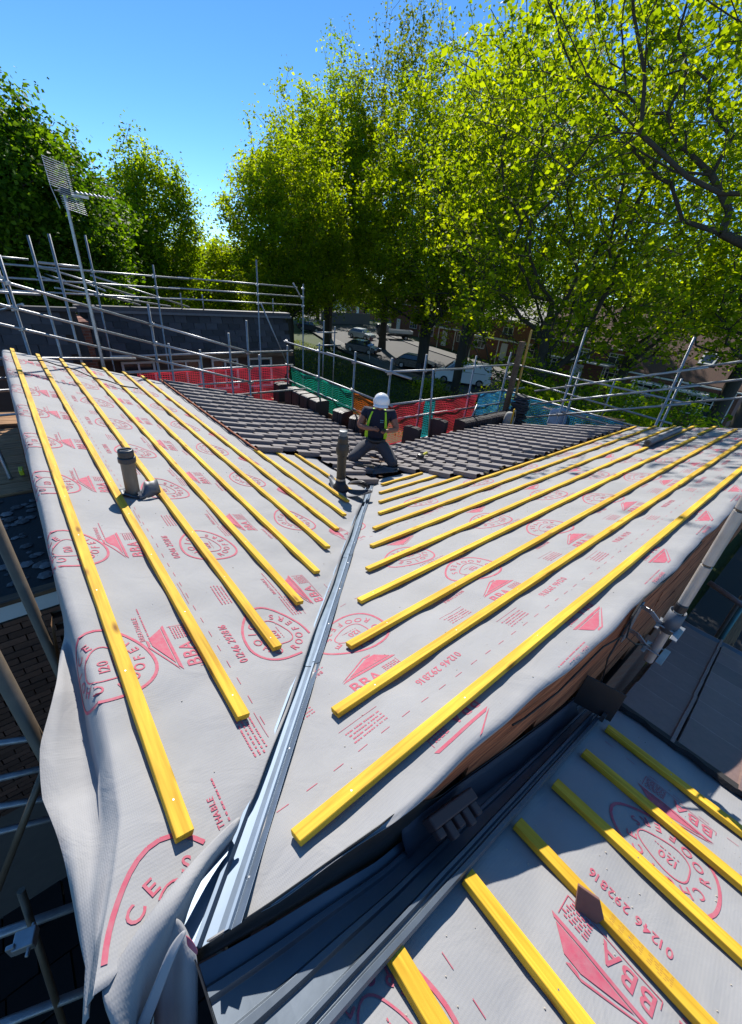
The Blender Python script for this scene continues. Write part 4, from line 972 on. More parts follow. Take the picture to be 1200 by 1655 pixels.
m_skin = M('skin', (.34, .14, .08), .5, var=.12, vscale=12); m_navy = M('navy_cloth', (.012, .014, .035), .85, var=.3, vscale=20, bump=.3, bscale=14)
m_grey = M('trouser_grey', (.075, .075, .085), .85, var=.25, vscale=12, bump=.4, bscale=12); m_hiv = M('hi_vis', (.42, .75, .02), .6); m_hel = M('helmet_white', (.80, .80, .80), .25)
# right/left seen from the camera: A = image left, B = image right
kA, kB = Vector((3.93, 4.50, -1.06)), Vector((4.42, 4.02, -1.07))
hA, hB = Vector((4.36, 4.62, -.885)), Vector((4.53, 4.46, -.885)); pel = (hA+hB)/2+Vector((.03, .03, .0))
fA, fB = Vector((4.34, 4.86, -1.20)), Vector((4.76, 4.46, -1.20))
wst = Vector((4.50, 4.60, -.74)); chs = Vector((4.50, 4.59, -.52)); nck = Vector((4.50, 4.57, -.30)); hd = Vector((4.46, 4.50, -.19))
sA, sB = Vector((4.38, 4.76, -.385)), Vector((4.67, 4.45, -.385))
eA, eB = Vector((4.20, 4.70, -.60)), Vector((4.64, 4.27, -.60))
wA, wB = Vector((4.25, 4.46, -.585)), Vector((4.43, 4.25, -.575))
# continuous body
nodes = [(pel, .10), (wst, (.09, .09)), (chs, (.10, .09)), (nck-Vector((0, 0, .05)), .075), (nck, .055), (hd+Vector((.01, .01, -.04)), .075), (hd, .095), (hd+Vector((-.005, -.005, .06)), .085),
         (sA, .068), (eA, .052), (wA, .036), (sB, .068), (eB, .052), (wB, .036),
         (hA, .080), (kA, .060), (fA, .045), (hB, .080), (kB, .060), (fB, .045)]
ed = [(0, 1), (1, 2), (2, 3), (3, 4), (4, 5), (5, 6), (6, 7), (2, 8), (8, 9), (9, 10), (2, 11), (11, 12), (12, 13), (0, 14), (14, 15), (15, 16), (0, 17), (17, 18), (18, 19)]
def hand(nodes, ed, wi, wv, dirv, side, up):
    d = dirv.normalized(); s = side.normalized(); u = up.normalized(); pm = wv+d*.055
    nodes.append((pm, (.030, .020))); pi = len(nodes)-1; ed.append((wi, pi))
    for k, (o_, L) in enumerate(((-.026, .062), (-.009, .072), (.009, .068), (.026, .052))):
        b = pm+d*.032+s*o_; c = b+d*L*.5-u*.004; e = c+d*L*.3-u*.022
        n0 = len(nodes); nodes += [(b, .0095), (c, .0085), (e, .0075)]; ed += [(pi, n0), (n0, n0+1), (n0+1, n0+2)]
    b = pm+s*-.030+d*-.01; c = b+s*-.022+d*.025; e = c+d*.026+s*.004; n0 = len(nodes); nodes += [(b, .011), (c, .010), (e, .0085)]; ed += [(pi, n0), (n0, n0+1), (n0+1, n0+2)]
fw = Vector((-.70, -.71, 0)); lat = Vector((.71, -.70, 0))
hand(nodes, ed, 10, wA, lat+fw*.25+Vector((0, 0, .1)), Vector((0, 0, 1))*-.6+fw*.8, fw*.5+Vector((0, 0, 1)))
hand(nodes, ed, 13, wB, -lat*.55+fw*.7, Vector((0, 0, 1))*.3-lat, fw*.3+Vector((0, 0, 1)))
skin('body', nodes, ed, m_skin, wk)
up = Vector((0, 0, 1))
# face under the helmet brim: nose, jaw, ears
mb = MB(); hdir = (fw*.75+Vector((0, 0, -.62))).normalized(); 
mb.lathe(hd+hdir*.088+Vector((0, 0, -.035)), [(.014, -.012), (.012, .006), (.004, .016)], 8, hdir.to_track_quat('Z', 'Y').to_matrix())
for s_ in (-1, 1): mb.lathe(hd+lat*.088*s_+Vector((0, 0, -.045)), [(.022, -.006), (.024, .0), (.018, .008)], 10, lat.to_track_quat('Z', 'Y').to_matrix())
mb.build('face_features', m_skin, wk, smooth=True)
mb = MB(); 
for s_ in (-1, 1): mb.lathe(hd+hdir*.084+lat*.032*s_+Vector((0, 0, -.010)), [(.010, -.003), (.008, .003)], 8, hdir.to_track_quat('Z', 'Y').to_matrix())
mb.build('eyes', m_black, wk)
mb = MB(); mb.lathe(hd+Vector((0.01, 0.01, -.02)), [(.098, -.03), (.099, .0), (.09, .04)], 16); mb.build('hair', M('hair_dark', (.02, .015, .012), .8), wk, smooth=True)
# clothing
nodes = [(pel+Vector((0, 0, .07)), (.135, .13)), (wst, (.170, .150)), (chs+Vector((0, 0, -.05)), (.188, .160)), (chs+Vector((0, 0, .10)), (.170, .135)), (nck+Vector((.01, .01, -.055)), .085), (sA+Vector((0, 0, .0)), .090), (sA*.45+eA*.55, .080), (sB, .090), (sB*.45+eB*.55, .080)]
nodes[0] = (pel+Vector((0, 0, .02)), (.145, .14))
skin('shirt', nodes, [(0, 1), (1, 2), (2, 3), (3, 4), (3, 5), (5, 6), (3, 7), (7, 8)], m_navy, wk)
nodes = [(pel+Vector((0, 0, .04)), (.155, .14)), (pel+Vector((0, 0, -.03)), (.16, .15)), (hA, .125), ((hA+kA)/2, .108), (kA, .086), (kA*.5+fA*.5+Vector((0, 0, .01)), .072), (fA, .060), (hB, .125), ((hB+kB)/2, .108), (kB, .086), (kB*.5+fB*.5+Vector((0, 0, .01)), .072), (fB, .060)]
skin('trousers', nodes, [(0, 1), (1, 2), (2, 3), (3, 4), (4, 5), (5, 6), (1, 7), (7, 8), (8, 9), (9, 10), (10, 11)], m_grey, wk, 1)
for f_ in (fA, fB):
    mb = MB(); skin('boot', [(f_, .05), (f_+Vector((.07, .07, -.01)), .055), (f_+Vector((.13, .13, .03)), .05)], [(0, 1), (1, 2)], m_black, wk)
mb = MB(); mb.lathe(pel+Vector((-.01, -.01, .06)), [(.150, -.03), (.168, -.02), (.170, .03), (.155, .04)], 20); mb.build('belt', m_black, wk, smooth=True)
# braces: strips over each shoulder down the chest
for sg, s0 in ((-1, sA), (1, sB)):
    P = []
    top = nck+lat*sg*.085+Vector((.0, .0, .005)); mid = chs+lat*sg*.135+fw*.155+Vector((0, 0, .06)); low = wst+lat*sg*.165+fw*.125+Vector((0, 0, .01)); end = pel+lat*sg*.150+fw*.07+Vector((0, 0, .09))
    bk = nck+lat*sg*.09-fw*.10-Vector((0, 0, .08)); bk2 = chs+lat*sg*.10-fw*.16
    pts = [bk2, bk, top, nck+lat*sg*.11+fw*.085+Vector((0, 0, -.065)), mid, low, end]
    for i, p_ in enumerate(pts):
        wd_ = .016+.014*(i >= 5); P.append([tuple(p_-lat*wd_), tuple(p_+lat*wd_)])
    mb = MB(); mb.grid(P); o = mb.build('brace_strap', m_hiv, wk, smooth=True); solid(o, .012, 0); o.modifiers.new('s', 'SUBSURF').render_levels = 2
mb = MB(); 
for dz in (.03, .0): mb.box(chs+lat*.075+fw*.175+Vector((0, 0, .03+dz)), (.055, .006, .010), Matrix.Rotation(-.785, 3, 'Z'))
mb.build('chest_badge', M('badge_teal', (.10, .30, .34), .6), wk)
hm = MB(); axis = (Vector((0, 0, 1))+fw*.8).normalized(); qh = axis.to_track_quat('Z', 'Y').to_matrix()
hm.lathe(hd+Vector((-.005, -.005, .015)), [(.128, -.012), (.132, -.006), (.124, .004), (.121, .03), (.110, .068), (.085, .098), (.048, .115), (.012, .121)], 28, qh)
hm.build('helmet', m_hel, wk, smooth=True)
P = []
for i in range(11):
    a = -.9+1.8*i/10; dr = fw*math.cos(a)+lat*math.sin(a); P.append([tuple(hd+dr*.118+Vector((0, 0, -.015))), tuple(hd+dr*(.128+.045*math.cos(a))+Vector((0, 0, -.050)))])
mb = MB(); mb.grid(P); o = mb.build('helmet_peak', m_hel, wk, smooth=True); solid(o, .004)
mb = MB(); mb.box(wB+(-lat*.55+fw*.7).normalized()*.10+Vector((0, 0, .03)), (.07, .13, .010), Matrix.Rotation(-.6, 3, 'Z')); bevel(mb.build('phone', m_black, None, label='small dark phone held in front of the kneeling roofer', cat='phone'), .004)
MB().path([(4.45, 4.25, -.9), (4.3, 4.2, -1.1), (4.18, 4.16, -1.18)], .006, 6).build('tool_lanyard', m_cable, wk)
# dark slate offcut and small tools by the knees
mb = MB(); mb.add([(3.95, 3.98, -1.115), (4.30, 3.80, -1.08), (4.52, 3.98, -1.12), (4.20, 4.22, -1.165)], [(0, 1, 2, 3)]); o = mb.build('lead_sheet', m_leadsheet, None, label='dark lead sheet folded over the valley at the knees of the roofer', cat='lead sheet'); solid(o, .008, 1)
mb = MB(); mb.box((4.07, 4.30, -1.13), (.28, .05, .03), Matrix.Rotation(-.7, 3, 'Z')); bevel(mb.build('wooden_offcut', m_plank, None, label='pale wood offcut lying between the knees of the roofer', cat='offcut'), .003)

# ================================================================ GROUND AND STREET
GZ = -6.2
def sheet(name, pts, z, mat, kind='structure', wobble=0):
    mb = MB(); mb.add([(x, y, z) for x, y in pts], [tuple(range(len(pts)))]); return mb.build(name, mat, None, kind=kind)
m_grass = M('grass', (.055, .085, .018), .95, var=1, vscale=.6, col2=(.030, .045, .014), bump=.6, bscale=9, detail=10)
m_road = M('asphalt', (.075, .072, .07), .85, var=.3, vscale=1.5, bump=.2, bscale=30)
m_pave = M('pavement', (.13, .125, .115), .85, var=.25, vscale=2)
P = [[(x, y, GZ+(.10*math.sin(x*.11+1)*math.sin(y*.09) if 8 < x < 27 or x > 75 else 0)) for y in list(range(-400, -30, 74))+list(range(-30, 120, 4))+list(range(120, 900, 60))] for x in list(range(-500, -20, 60))+list(range(-20, 110, 3))+list(range(110, 900, 60))]
mb = MB(); mb.grid(P); mb.build('ground', m_grass, None, kind='structure')
def strip(name, xs_a, xs_b, z, mat, thick=0):
    """strip along y between two edge tables"""
    ys = np.linspace(-40, 150, 96); P = []
    for y in ys:
        a = lerp_tab(y, *xs_a); b = lerp_tab(y, *xs_b); P.append([(a, y, z), (b, y, z)])
    mb = MB(); mb.grid(P); o = mb.build(name, mat, None, kind='structure')
    if thick: solid(o, thick, -1)
    return o
ea = ([-40, 20, 28, 34, 44, 60, 80, 150], [27.5, 27.6, 28.0, 29.2, 32.0, 38, 47, 80])
sh = lambda k: (ea[0], [v+k for v in ea[1]])
strip('pavement', sh(.14), sh(2.0), GZ+.28, m_pave); strip('kerb', sh(2.0), sh(2.14), GZ+.284, m_stone, .14)
strip('road', sh(2.1), sh(14.5), GZ+.16, m_road); strip('kerb', sh(14.4), sh(14.54), GZ+.284, m_stone, .14); strip('pavement', sh(14.54), sh(17.0), GZ+.28, m_pave)
strip('kerb', sh(0), sh(.14), GZ+.30, m_bit, .1)
# yard left of the house: slabs and the neighbour's lean-to
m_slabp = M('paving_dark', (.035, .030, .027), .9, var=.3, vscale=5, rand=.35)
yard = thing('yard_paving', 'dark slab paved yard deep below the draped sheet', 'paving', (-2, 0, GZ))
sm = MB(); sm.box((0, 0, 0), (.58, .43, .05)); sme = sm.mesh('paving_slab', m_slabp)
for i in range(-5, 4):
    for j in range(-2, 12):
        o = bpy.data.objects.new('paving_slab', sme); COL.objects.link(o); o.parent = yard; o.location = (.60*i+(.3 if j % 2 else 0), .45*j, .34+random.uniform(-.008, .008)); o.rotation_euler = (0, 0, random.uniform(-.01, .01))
lt = thing('flat_roof', 'flat roof with loose stones and a white fascia at the far left below the scaffold boards', 'flat roof')
mb = MB(); wbox(mb, -4, -.05, 3.66, 5.80, -1.45, -1.22); mb.build('roof_deck', m_bit, lt)
mb = MB(); wbox(mb, -4, -.05, 3.62, 3.656, -1.40, -1.245); mb.build('fascia', m_white, lt)
mb = MB(); wbox(mb, -4, -.05, 3.60, 3.70, -1.240, -1.20); mb.build('edge_trim', m_oldwood, lt)
rr = random.Random(4)
for i in range(150):
    mb = MB(); a = rr.uniform(.02, .07); pr = [(a*rr.uniform(.5, .9), 0), (a, a*.3), (a*.5, a*.6)]; mb.lathe((0, 0, 0), pr, 6)
    o = mb.build('stone', m_stone, lt); o.location = (rr.uniform(-1.4, -.08), rr.uniform(3.75, 5.75), -1.22); o.rotation_euler = (0, 0, rr.uniform(0, 6)); o.scale = (1, rr.uniform(.6, 1.2), .6)
# brick wall of the lean-to: bricks laid one by one
bw = thing('brick_wall', 'dark brown brick wall under the white fascia at the left', 'brick wall', (0, 3.72, -1.42))
bm = MB(); bm.box((0, 0, 0), (.215, .10, .065)); bme = bm.mesh('brick', m_bricks); n = 0
for r_i in range(34):
    for c_i in range(9):
        if n >= 300: break
        o = bpy.data.objects.new('brick', bme); COL.objects.link(o); o.parent = bw; n += 1
        o.location = (-.16-.225*c_i-(.11 if r_i % 2 else 0), random.uniform(-.004, .004), -.045-.075*r_i)
mb = MB(); wbox(mb, -4, -.05, .035, .3, -4.8, 0); mb.build('mortar_backing', m_mortar, bw)
ow = thing('neighbour_wall', 'dark rendered brick wall on the far left side of the yard', 'wall')
mb = MB(); wbox(mb, -4.2, -3.9, -3, 12, GZ, -2.6); mb.build('wall', M('dark_brick', (.06, .04, .03), .9, var=.3), ow)
# gap right of the house
sheet('yard', [(5, -8), (40, -8), (40, .2), (5, .2)], GZ+.32, m_bit)
gb = thing('garden_shed', 'grey garden shed roof deep in the shaded gap right of the house', 'shed')
mb = MB(); wbox(mb, 6.2, 8.4, -2.6, -.9, GZ, -4.2); mb.build('walls', m_oldwood, gb); mb = MB(); wbox(mb, 6.1, 8.5, -2.7, -.8, -4.19, -4.1); mb.build('roof', m_stone, gb)

# ================================================================ WINDOWS AND HOUSES
def window(parent, c, w_, h_, u, n, frame=m_upvc, bars=1, sill=True):
    """c: centre on the facade, u: unit along facade, n: outward normal"""
    u = Vector(u); n = Vector(n); c = Vector(c); z = Vector((0, 0, 1)); mm = Matrix((u, n, z)).transposed()
    mb = MB(); t = .07
    mb.box(c+n*.02+z*(h_/2-t/2), (w_, .08, t), mm); mb.box(c+n*.02-z*(h_/2-t/2), (w_, .08, t), mm)
    for s_ in (-1, 1): mb.box(c+n*.02+u*s_*(w_/2-t/2), (t, .08, h_-2*t), mm)
    for k in range(bars): mb.box(c+n*.022+u*(-w_/2+w_*(k+1)/(bars+1)), (.06, .075, h_-2*t), mm)
    mb.box(c+n*.021+z*h_*.22, (w_-2*t, .06, .05), mm)
    f = mb.build('window', frame, parent)
    mb = MB(); mb.box(c+n*.0, (w_-.1, .03, h_-.1), mm); mb.build('pane', m_glass, f)
    if sill: mb = MB(); mb.box(c+n*.07-z*(h_/2+.04), (w_+.15, .16, .07), mm); mb.build('sill', m_stone, f)
    return f
def gable_roof(parent, x0, x1, y0, y1, ze, zr, mat, along='y', over=.35):
    mb = MB()
    if along == 'y':
        xm = (x0+x1)/2; q = [(x0-over, ze-.15), (xm, zr), (x1+over, ze-.15), (x1+over, ze-.30), (xm, zr-.18), (x0-over, ze-.30)]
        mb.extrude(q, (0, y0-.2, 0), (0, y1+.2, 0), Vector((1, 0, 0)), Vector((0, 0, 1)))
    else:
        ym = (y0+y1)/2; q = [(y0-over, ze-.15), (ym, zr), (y1+over, ze-.15), (y1+over, ze-.30), (ym, zr-.18), (y0-over, ze-.30)]
        mb.extrude(q, (x0-.2, 0, 0), (x1+.2, 0, 0), Vector((0, 1, 0)), Vector((0, 0, 1)))
    return mb.build('roof', mat, parent)
def house(label, x0, y0, y1, ze, zr, wall=None, roof=None, rows=2, feat=()):
    t = thing('brick_house', label, 'house', (0, 0, 0), 'houses across the street'); x1 = x0+8
    mb = MB(); wbox(mb, x0, x1, y0, y1, GZ, ze-.25)
    mb.build('wall', wall or m_fac, t); rf = gable_roof(t, x0, x1, y0, y1, ze, zr, roof or m_roof)
    n = max(2, int((y1-y0)/3.2)); base = GZ+.3
    for k in range(n):
        yy = y0+(k+.5)*(y1-y0)/n
        window(t, (x0, yy, ze-1.25), 1.5, 1.15, (0, 1, 0), (-1, 0, 0))
        if k % 2 == 0: window(t, (x0, yy, base+1.6), 1.8, 1.3, (0, 1, 0), (-1, 0, 0), bars=2)
        else:
            mb = MB(); mb.box((x0-.03, yy, base+1.05), (.08, .95, 2.1)); d = mb.build('door', m_upvc if k % 4 == 1 else m_blue, t)
            mb = MB(); mb.tube((x0-.10, yy+.35, base+1.0), (x0-.10, yy+.35, base+1.15), .02, 6); mb.build('handle', m_galv, d)
    mb = MB(); mb.tube((x0-.42, y0-.2, ze-.28), (x0-.42, y1+.2, ze-.28), .06, 8); mb.tube((x0-.1, y0+.25, ze-.3), (x0-.1, y0+.25, GZ), .04, 8); mb.build('rainwater_pipe', m_upvc, t)
    if 'chimney' in feat:
        mb = MB(); wbox(mb, x0+3.6, x0+4.4, y0+1, y0+1.9, zr-.6, zr+1.1); ch = mb.build('chimney', m_fac, t); MB().lathe((x0+4, y0+1.3, zr+1.1), [(.14, 0), (.12, .35)], 10).build('chimney_pot', m_terra, ch); MB().lathe((x0+4, y0+1.65, zr+1.1), [(.14, 0), (.12, .35)], 10).build('chimney_pot', m_terra, ch)
    if 'porch' in feat:
        mb = MB(); wbox(mb, x0-1.6, x0-.02, y0+1.5, y1-1.5, base+2.5, base+2.62); p_ = mb.build('porch_roof', m_upvc, t)
        for yy in (y0+1.7, (y0+y1)/2, y1-1.7): MB().tube((x0-1.5, yy, base-.3), (x0-1.5, yy, base+2.5), .06, 8).build('post', m_upvc, p_)
    if 'skylight' in feat:
        sl2 = (zr-ze+.15)/4.35
        c = Vector((x0+1.6, y0+3.0, ze-.15+sl2*1.95)); dn = Vector((-sl2, 0, 1)).normalized(); ux = Vector((1, 0, sl2)).normalized(); mm = Matrix((ux, Vector((0, 1, 0)), dn)).transposed()
        mb = MB(); mb.box(c+dn*.05, (1.2, .95, .08), mm); f = mb.build('skylight', m_upvc, t); mb = MB(); mb.box(c+dn*.085, (.95, .7, .03), mm); mb.build('pane', m_glass, f)
    return t
house('red brick house with clay roof and skylight behind the big right trunk', 38.0, 5.0, 13.0, -2.6, .6, feat=('skylight', 'porch'))
house('long brick house half hidden by the leaning tree, clay roof above grey porch', 44.0, 14.2, 24.0, -1.6, 1.6, feat=('porch', 'chimney'))
house('brick terrace with white windows and doors behind the white van', 50.0, 26.0, 38.0, -.9, 2.2, roof=m_roofg, feat=('porch', 'chimney'))
house('brick house with flat porch canopy across the road behind the black car', 52.0, 39.2, 49.0, -.7, 2.2, feat=('chimney', 'porch'))
house('plain dark brick house at the far end of the street behind the flatbed truck', 58.0, 55.0, 63.0, -1.0, 1.8, feat=('chimney',))
house('small distant brick house beyond the silver car', 70.0, 84.0, 94.0, -1.0, 1.2)
# white roofed hall seen between trees on the left
hl = thing('pale_hall', 'low distant hall with a white roof glimpsed between the trees at the left', 'building')
mb = MB(); wbox(mb, 14, 30, 62, 74, GZ, -1.4); mb.build('wall', m_fac, hl); gable_roof(hl, 14, 30, 62, 74, -1.2, .45, m_white, along='x')
hl2 = thing('white_gable', 'bright white end wall far down the street behind the first street tree', 'building')
mb = MB(); wbox(mb, 74, 84, 110, 124, GZ, -3.4); mb.build('wall', m_white, hl2); gable_roof(hl2, 74, 84, 110, 124, -3.4, -1.6, m_roofg)
gw = thing('garden_wall', 'low grey garden wall at the end of the street', 'wall'); mb = MB(); wbox(mb, 48, 60, 72, 72.3, GZ, GZ+2.2); mb.build('wall', m_stone, gw)

# ---------------------------------------------------------------- black slate clad building behind the left scaffold
bb = thing('slate_clad_building', 'building with a black slate clad upper wall behind the left scaffold', 'building')
mb = MB(); wbox(mb, 1.95, 8.75, 15.3, 16.6, GZ, -1.22); mb.build('wall', M('dark_render', (.10, .065, .05), .85, var=.3, vscale=2), bb)
mb = MB(); mb.add([(2.0, 14.9, -1.2), (8.8, 14.9, -1.2), (8.72, 15.25, .06), (2.0, 15.25, .06), (2.0, 16.6, -1.2), (8.8, 16.6, -1.2), (8.72, 16.3, -.5), (2.0, 16.3, -.5)], [(0, 1, 2, 3), (1, 5, 6, 2), (4, 0, 3, 7), (3, 2, 6, 7), (0, 4, 5, 1), (5, 4, 7, 6)]); mb.build('mansard_core', m_bit, bb)
sv = Vector((0, .35, 1.26)).normalized(); sn_ = Vector((0, -1.26, .35)).normalized()
scl = MB(); scl.box((0, 0, 0), (.385, .27, .020)); scm = scl.mesh('slate', m_slate)
rr = random.Random(2)
for r_i in range(6):
    for c_i in range(17):
        x = 2.05+.4*c_i+(.2 if r_i % 2 else 0)+.13
        if x > 8.65: continue
        o = bpy.data.objects.new('slate', scm); COL.objects.link(o); o.parent = bb
        p = Vector((x, 14.9, -1.12))+sv*(.205*r_i)+sn_*(.016+rr.uniform(0, .008)); tl_ = .05+rr.uniform(-.015, .015)
        y_ = (sv-sn_*tl_).normalized(); x_ = Vector((1, 0, rr.uniform(-.02, .02))).normalized(); z_ = x_.cross(y_).normalized()
        o.matrix_world = rot_cols(x_, y_, z_, p)
mb = MB(); wbox(mb, 1.9, 8.85, 15.08, 15.4, .05, .16); mb.build('coping', m_slate, bb); mb = MB(); wbox(mb, 1.9, 8.9, 15.06, 15.09, -.02, .05); mb.build('lead_edge', m_leadsheet, bb)
mb = MB(); wbox(mb, 1.95, 8.8, 14.78, 14.95, -1.34, -1.22); mb.build('gutter', m_oldwood, bb)
for x in (3.3, 4.8, 6.2, 7.6): window(bb, (x, 15.29, -2.0), 1.0, 1.1, (1, 0, 0), (0, -1, 0), bars=1)
b2 = thing('slate_clad_building', 'left part of the black slate clad building behind the raked rails, set forward', 'building')
mb = MB(); wbox(mb, -3, 1.55, 12.6, 14.2, GZ, -.9); mb.build('wall', M('dark_render', (.1, .06, .05), .85), b2)
mb = MB(); mb.add([(-3, 12.4, -.9), (1.7, 12.4, -.9), (1.62, 12.7, .22), (-3, 12.7, .22), (-3, 14.2, -.9), (1.7, 14.2, -.9), (1.62, 14.0, -.4), (-3, 14.0, -.4)], [(0, 1, 2, 3), (1, 5, 6, 2), (4, 0, 3, 7), (3, 2, 6, 7), (0, 4, 5, 1), (5, 4, 7, 6)]); mb.build('mansard_core', m_bit, b2)
sv2 = Vector((0, .3, 1.12)).normalized(); sn2 = Vector((0, -1.12, .3)).normalized()
for r_i in range(5):
    for c_i in range(8):
        x = -1.3+.4*c_i+(.2 if r_i % 2 else 0)
        if x > 1.45: continue
        o = bpy.data.objects.new('slate', scm); COL.objects.link(o); o.parent = b2
        p = Vector((x, 12.4, -.80))+sv2*(.22*r_i)+sn2*(.016+rr.uniform(0, .006)); y_ = (sv2-sn2*.05).normalized(); x_ = Vector((1, 0, rr.uniform(-.02, .02))).normalized(); z_ = x_.cross(y_).normalized()
        o.matrix_world = rot_cols(x_, y_, z_, p)
mb = MB(); wbox(mb, -3, 1.66, 12.55, 12.8, .22, .30); mb.build('coping', m_slate, b2)
mb = MB(); wbox(mb, 1.62, 1.95, 13.5, 15.3, GZ, -.1); mb.build('brick_pier', m_fac, b2)

# ================================================================ VEHICLES
m_tyre = M('tyre', (.02, .02, .02), .9); m_rim = M('rim', (.35, .35, .37), .35, .7); m_lamp = M('lamp', (.6, .6, .6), .15); m_tail = M('tail_lamp', (.35, .01, .01), .3)
def vehicle(name, label, cat, loc, rz, paint, prof, cabin, W, wheels, wr_, lampz, group='vehicles parked along the street'):
    """prof: side outline of lower body (x,z); cabin: side outline of glasshouse; x forward"""
    t = thing(name, label, cat, loc, group, rz)
    def loft(pr, w0, w1, zlo, zhi):
        mb = MB(); n = len(pr); vs = []
        for s_ in (-1, -.93, .93, 1):
            for x, z in pr:
                k = (z-zlo)/(zhi-zlo+1e-6); hw = (w0+(w1-w0)*max(0, min(1, k)))/2
                vs.append((x*(1 if abs(s_) < .95 else .985), s_*hw, z if abs(s_) < .95 else z*.985+.01))
        fs = [(k*n+i, k*n+(i+1) % n, (k+1)*n+(i+1) % n, (k+1)*n+i) for k in range(3) for i in range(n)]+[tuple(range(n-1, -1, -1)), tuple(range(3*n, 4*n))]
        return mb.add(vs, fs)
    z0 = min(z for _, z in prof); z1 = max(z for _, z in prof)
    bevel(loft(prof, W, W*.94, z0, z1).build('body', paint, t), .05, 2)
    zc0 = min(z for _, z in cabin); zc1 = max(z for _, z in cabin)
    bevel(loft(cabin, W*.93, W*.76, zc0, zc1).build('cabin', paint, t), .05, 2)
    # glass set proud of the cabin faces
    xs = sorted(cabin); 
    def inset(k, w0, w1, nm, e):
        cx = sum(x for x, _ in cabin)/len(cabin); cz = sum(z for _, z in cabin)/len(cabin)
        pr = [(cx+(x-cx)*k, cz+(z-cz)*(k-.14)) for x, z in cabin]
        return pr
    pr = inset(.93, 0, 0, '', 0); n = len(pr)
    for s_ in (-1, 1):
        vs = [(x, s_*((W*.93+(W*.76-W*.93)*(z-zc0)/(zc1-zc0))/2+.012), z) for x, z in pr]
        mb = MB(); mb.add(vs, [tuple(range(n)) if s_ > 0 else tuple(range(n-1, -1, -1))]); mb.build('window', m_glass, t)
    def glass_quad(a, b):
        a = Vector((a[0], 0, a[1])); b = Vector((b[0], 0, b[1])); d = (b-a); nrm = Vector((d.z, 0, -d.x)).normalized(); 
        if nrm.z < 0: nrm = -nrm
        p, q = a+d*.12+nrm*.015, a+d*.90+nrm*.015; wa = W*.42; wb = W*.36
        mb = MB(); mb.add([(p.x, -wa, p.z), (p.x, wa, p.z), (q.x, wb, q.z), (q.x, -wb, q.z)], [(0, 1, 2, 3)]); mb.build('windscreen', m_glass, t)
    c = cabin; glass_quad(c[0], c[1]); glass_quad(c[-1], c[-2])
    for x in wheels:
        for s_ in (-1, 1):
            wm = MB().tube((x, s_*(W/2-.20), wr_), (x, s_*(W/2+.01), wr_), wr_, 18); wl = wm.build('wheel', m_tyre, t); MB().tube((x, s_*(W/2+.0), wr_), (x, s_*(W/2+.02), wr_), wr_*.6, 12).build('rim', m_rim, wl)
    xf = max(x for x, _ in prof); xb = min(x for x, _ in prof)
    for s_ in (-1, 1):
        mb = MB(); mb.box((xf-.03, s_*W*.36, lampz), (.12, W*.2, .14)); bevel(mb.build('headlight', m_lamp, t), .02)
        mb = MB(); mb.box((xb+.03, s_*W*.40, lampz+.1), (.12, W*.12, .22)); mb.build('tail_light', m_tail, t)
        mb = MB(); mb.box((c[0][0]-.25 if c[0][0] > 0 else c[-1][0]-.25, s_*(W/2+.08), zc0+.10), (.12, .18, .13)); bevel(mb.build('wing_mirror', paint, t), .02)
    return t
CARP = [(2.05, .30), (2.12, .55), (2.0, .78), (1.05, .95), (-1.75, 1.0), (-2.05, .85), (-2.1, .45), (-2.0, .25), (-1.55, .2), (1.6, .2)]
CARC = [(1.15, .93), (.35, 1.42), (-1.15, 1.45), (-1.85, .98)]
P_black = M('paint_black', (.008, .009, .011), .25, 0, spec=.4); P_navy = M('paint_navy', (.008, .013, .03), .25, 0, spec=.4); P_silver = M('paint_silver', (.42, .44, .46), .25, .5); P_white = M('paint_white', (.72, .73, .75), .3); P_dark = M('paint_grey', (.05, .05, .055), .3)
RZ = GZ+.16
vehicle('parked_car', 'glossy black hatchback parked left of the thick street tree', 'car', (33.0, 31.2, RZ), R(-62), P_black, CARP, CARC, 1.8, (1.3, -1.3), .32, .68)
vehicle('parked_car', 'dark navy car parked on the road behind the first street tree', 'car', (33.6, 41.0, RZ), R(-68), P_navy, CARP, CARC, 1.8, (1.3, -1.3), .32, .68)
vehicle('parked_car', 'pale silver car further up the street left of the flatbed truck', 'car', (42.5, 52.5, RZ), R(-75), P_silver, CARP, CARC, 1.8, (1.3, -1.3), .32, .68)
vehicle('parked_car', 'dark blue car far away partly behind the trunk of the first street tree', 'car', (38.5, 60.5, RZ), R(-60), P_navy, CARP, CARC, 1.8, (1.3, -1.3), .32, .68)
VP_ = [(2.45, .35), (2.55, .6), (2.45, .95), (1.75, 1.22), (-2.5, 1.22), (-2.6, .5), (-2.5, .28), (-1.9, .22), (2.0, .22)]
VC_ = [(1.80, 1.18), (1.0, 1.90), (-2.38, 1.96), (-2.56, 1.18)]
vn = vehicle('parked_van', 'white panel van parked in front of the brick terrace with a tree branch across it', 'van', (32.3, 24.3, RZ), R(128), P_white, VP_, VC_, 1.95, (1.65, -1.6), .34, .85)
for ch in list(vn.children):      # panel van: solid sides behind the cab door
    if ch.name.startswith('window'): 
        for v in ch.data.vertices:
            if v.co.x < .55: v.co.x = .55
mb = MB(); 
for s_ in (-1, 1): mb.box((-.4, s_*.915, 1.2), (3.2, .02, .03))
mb.box((-2.60, .0, 1.3), (.02, .03, 1.2)); mb.build('door_seam', m_black, vn)
tk = thing('flatbed_truck', 'small tipper truck with a grey dropside bed parked by the brick house', 'truck', (48.8, 52.0, RZ), 'vehicles parked along the street', R(148))
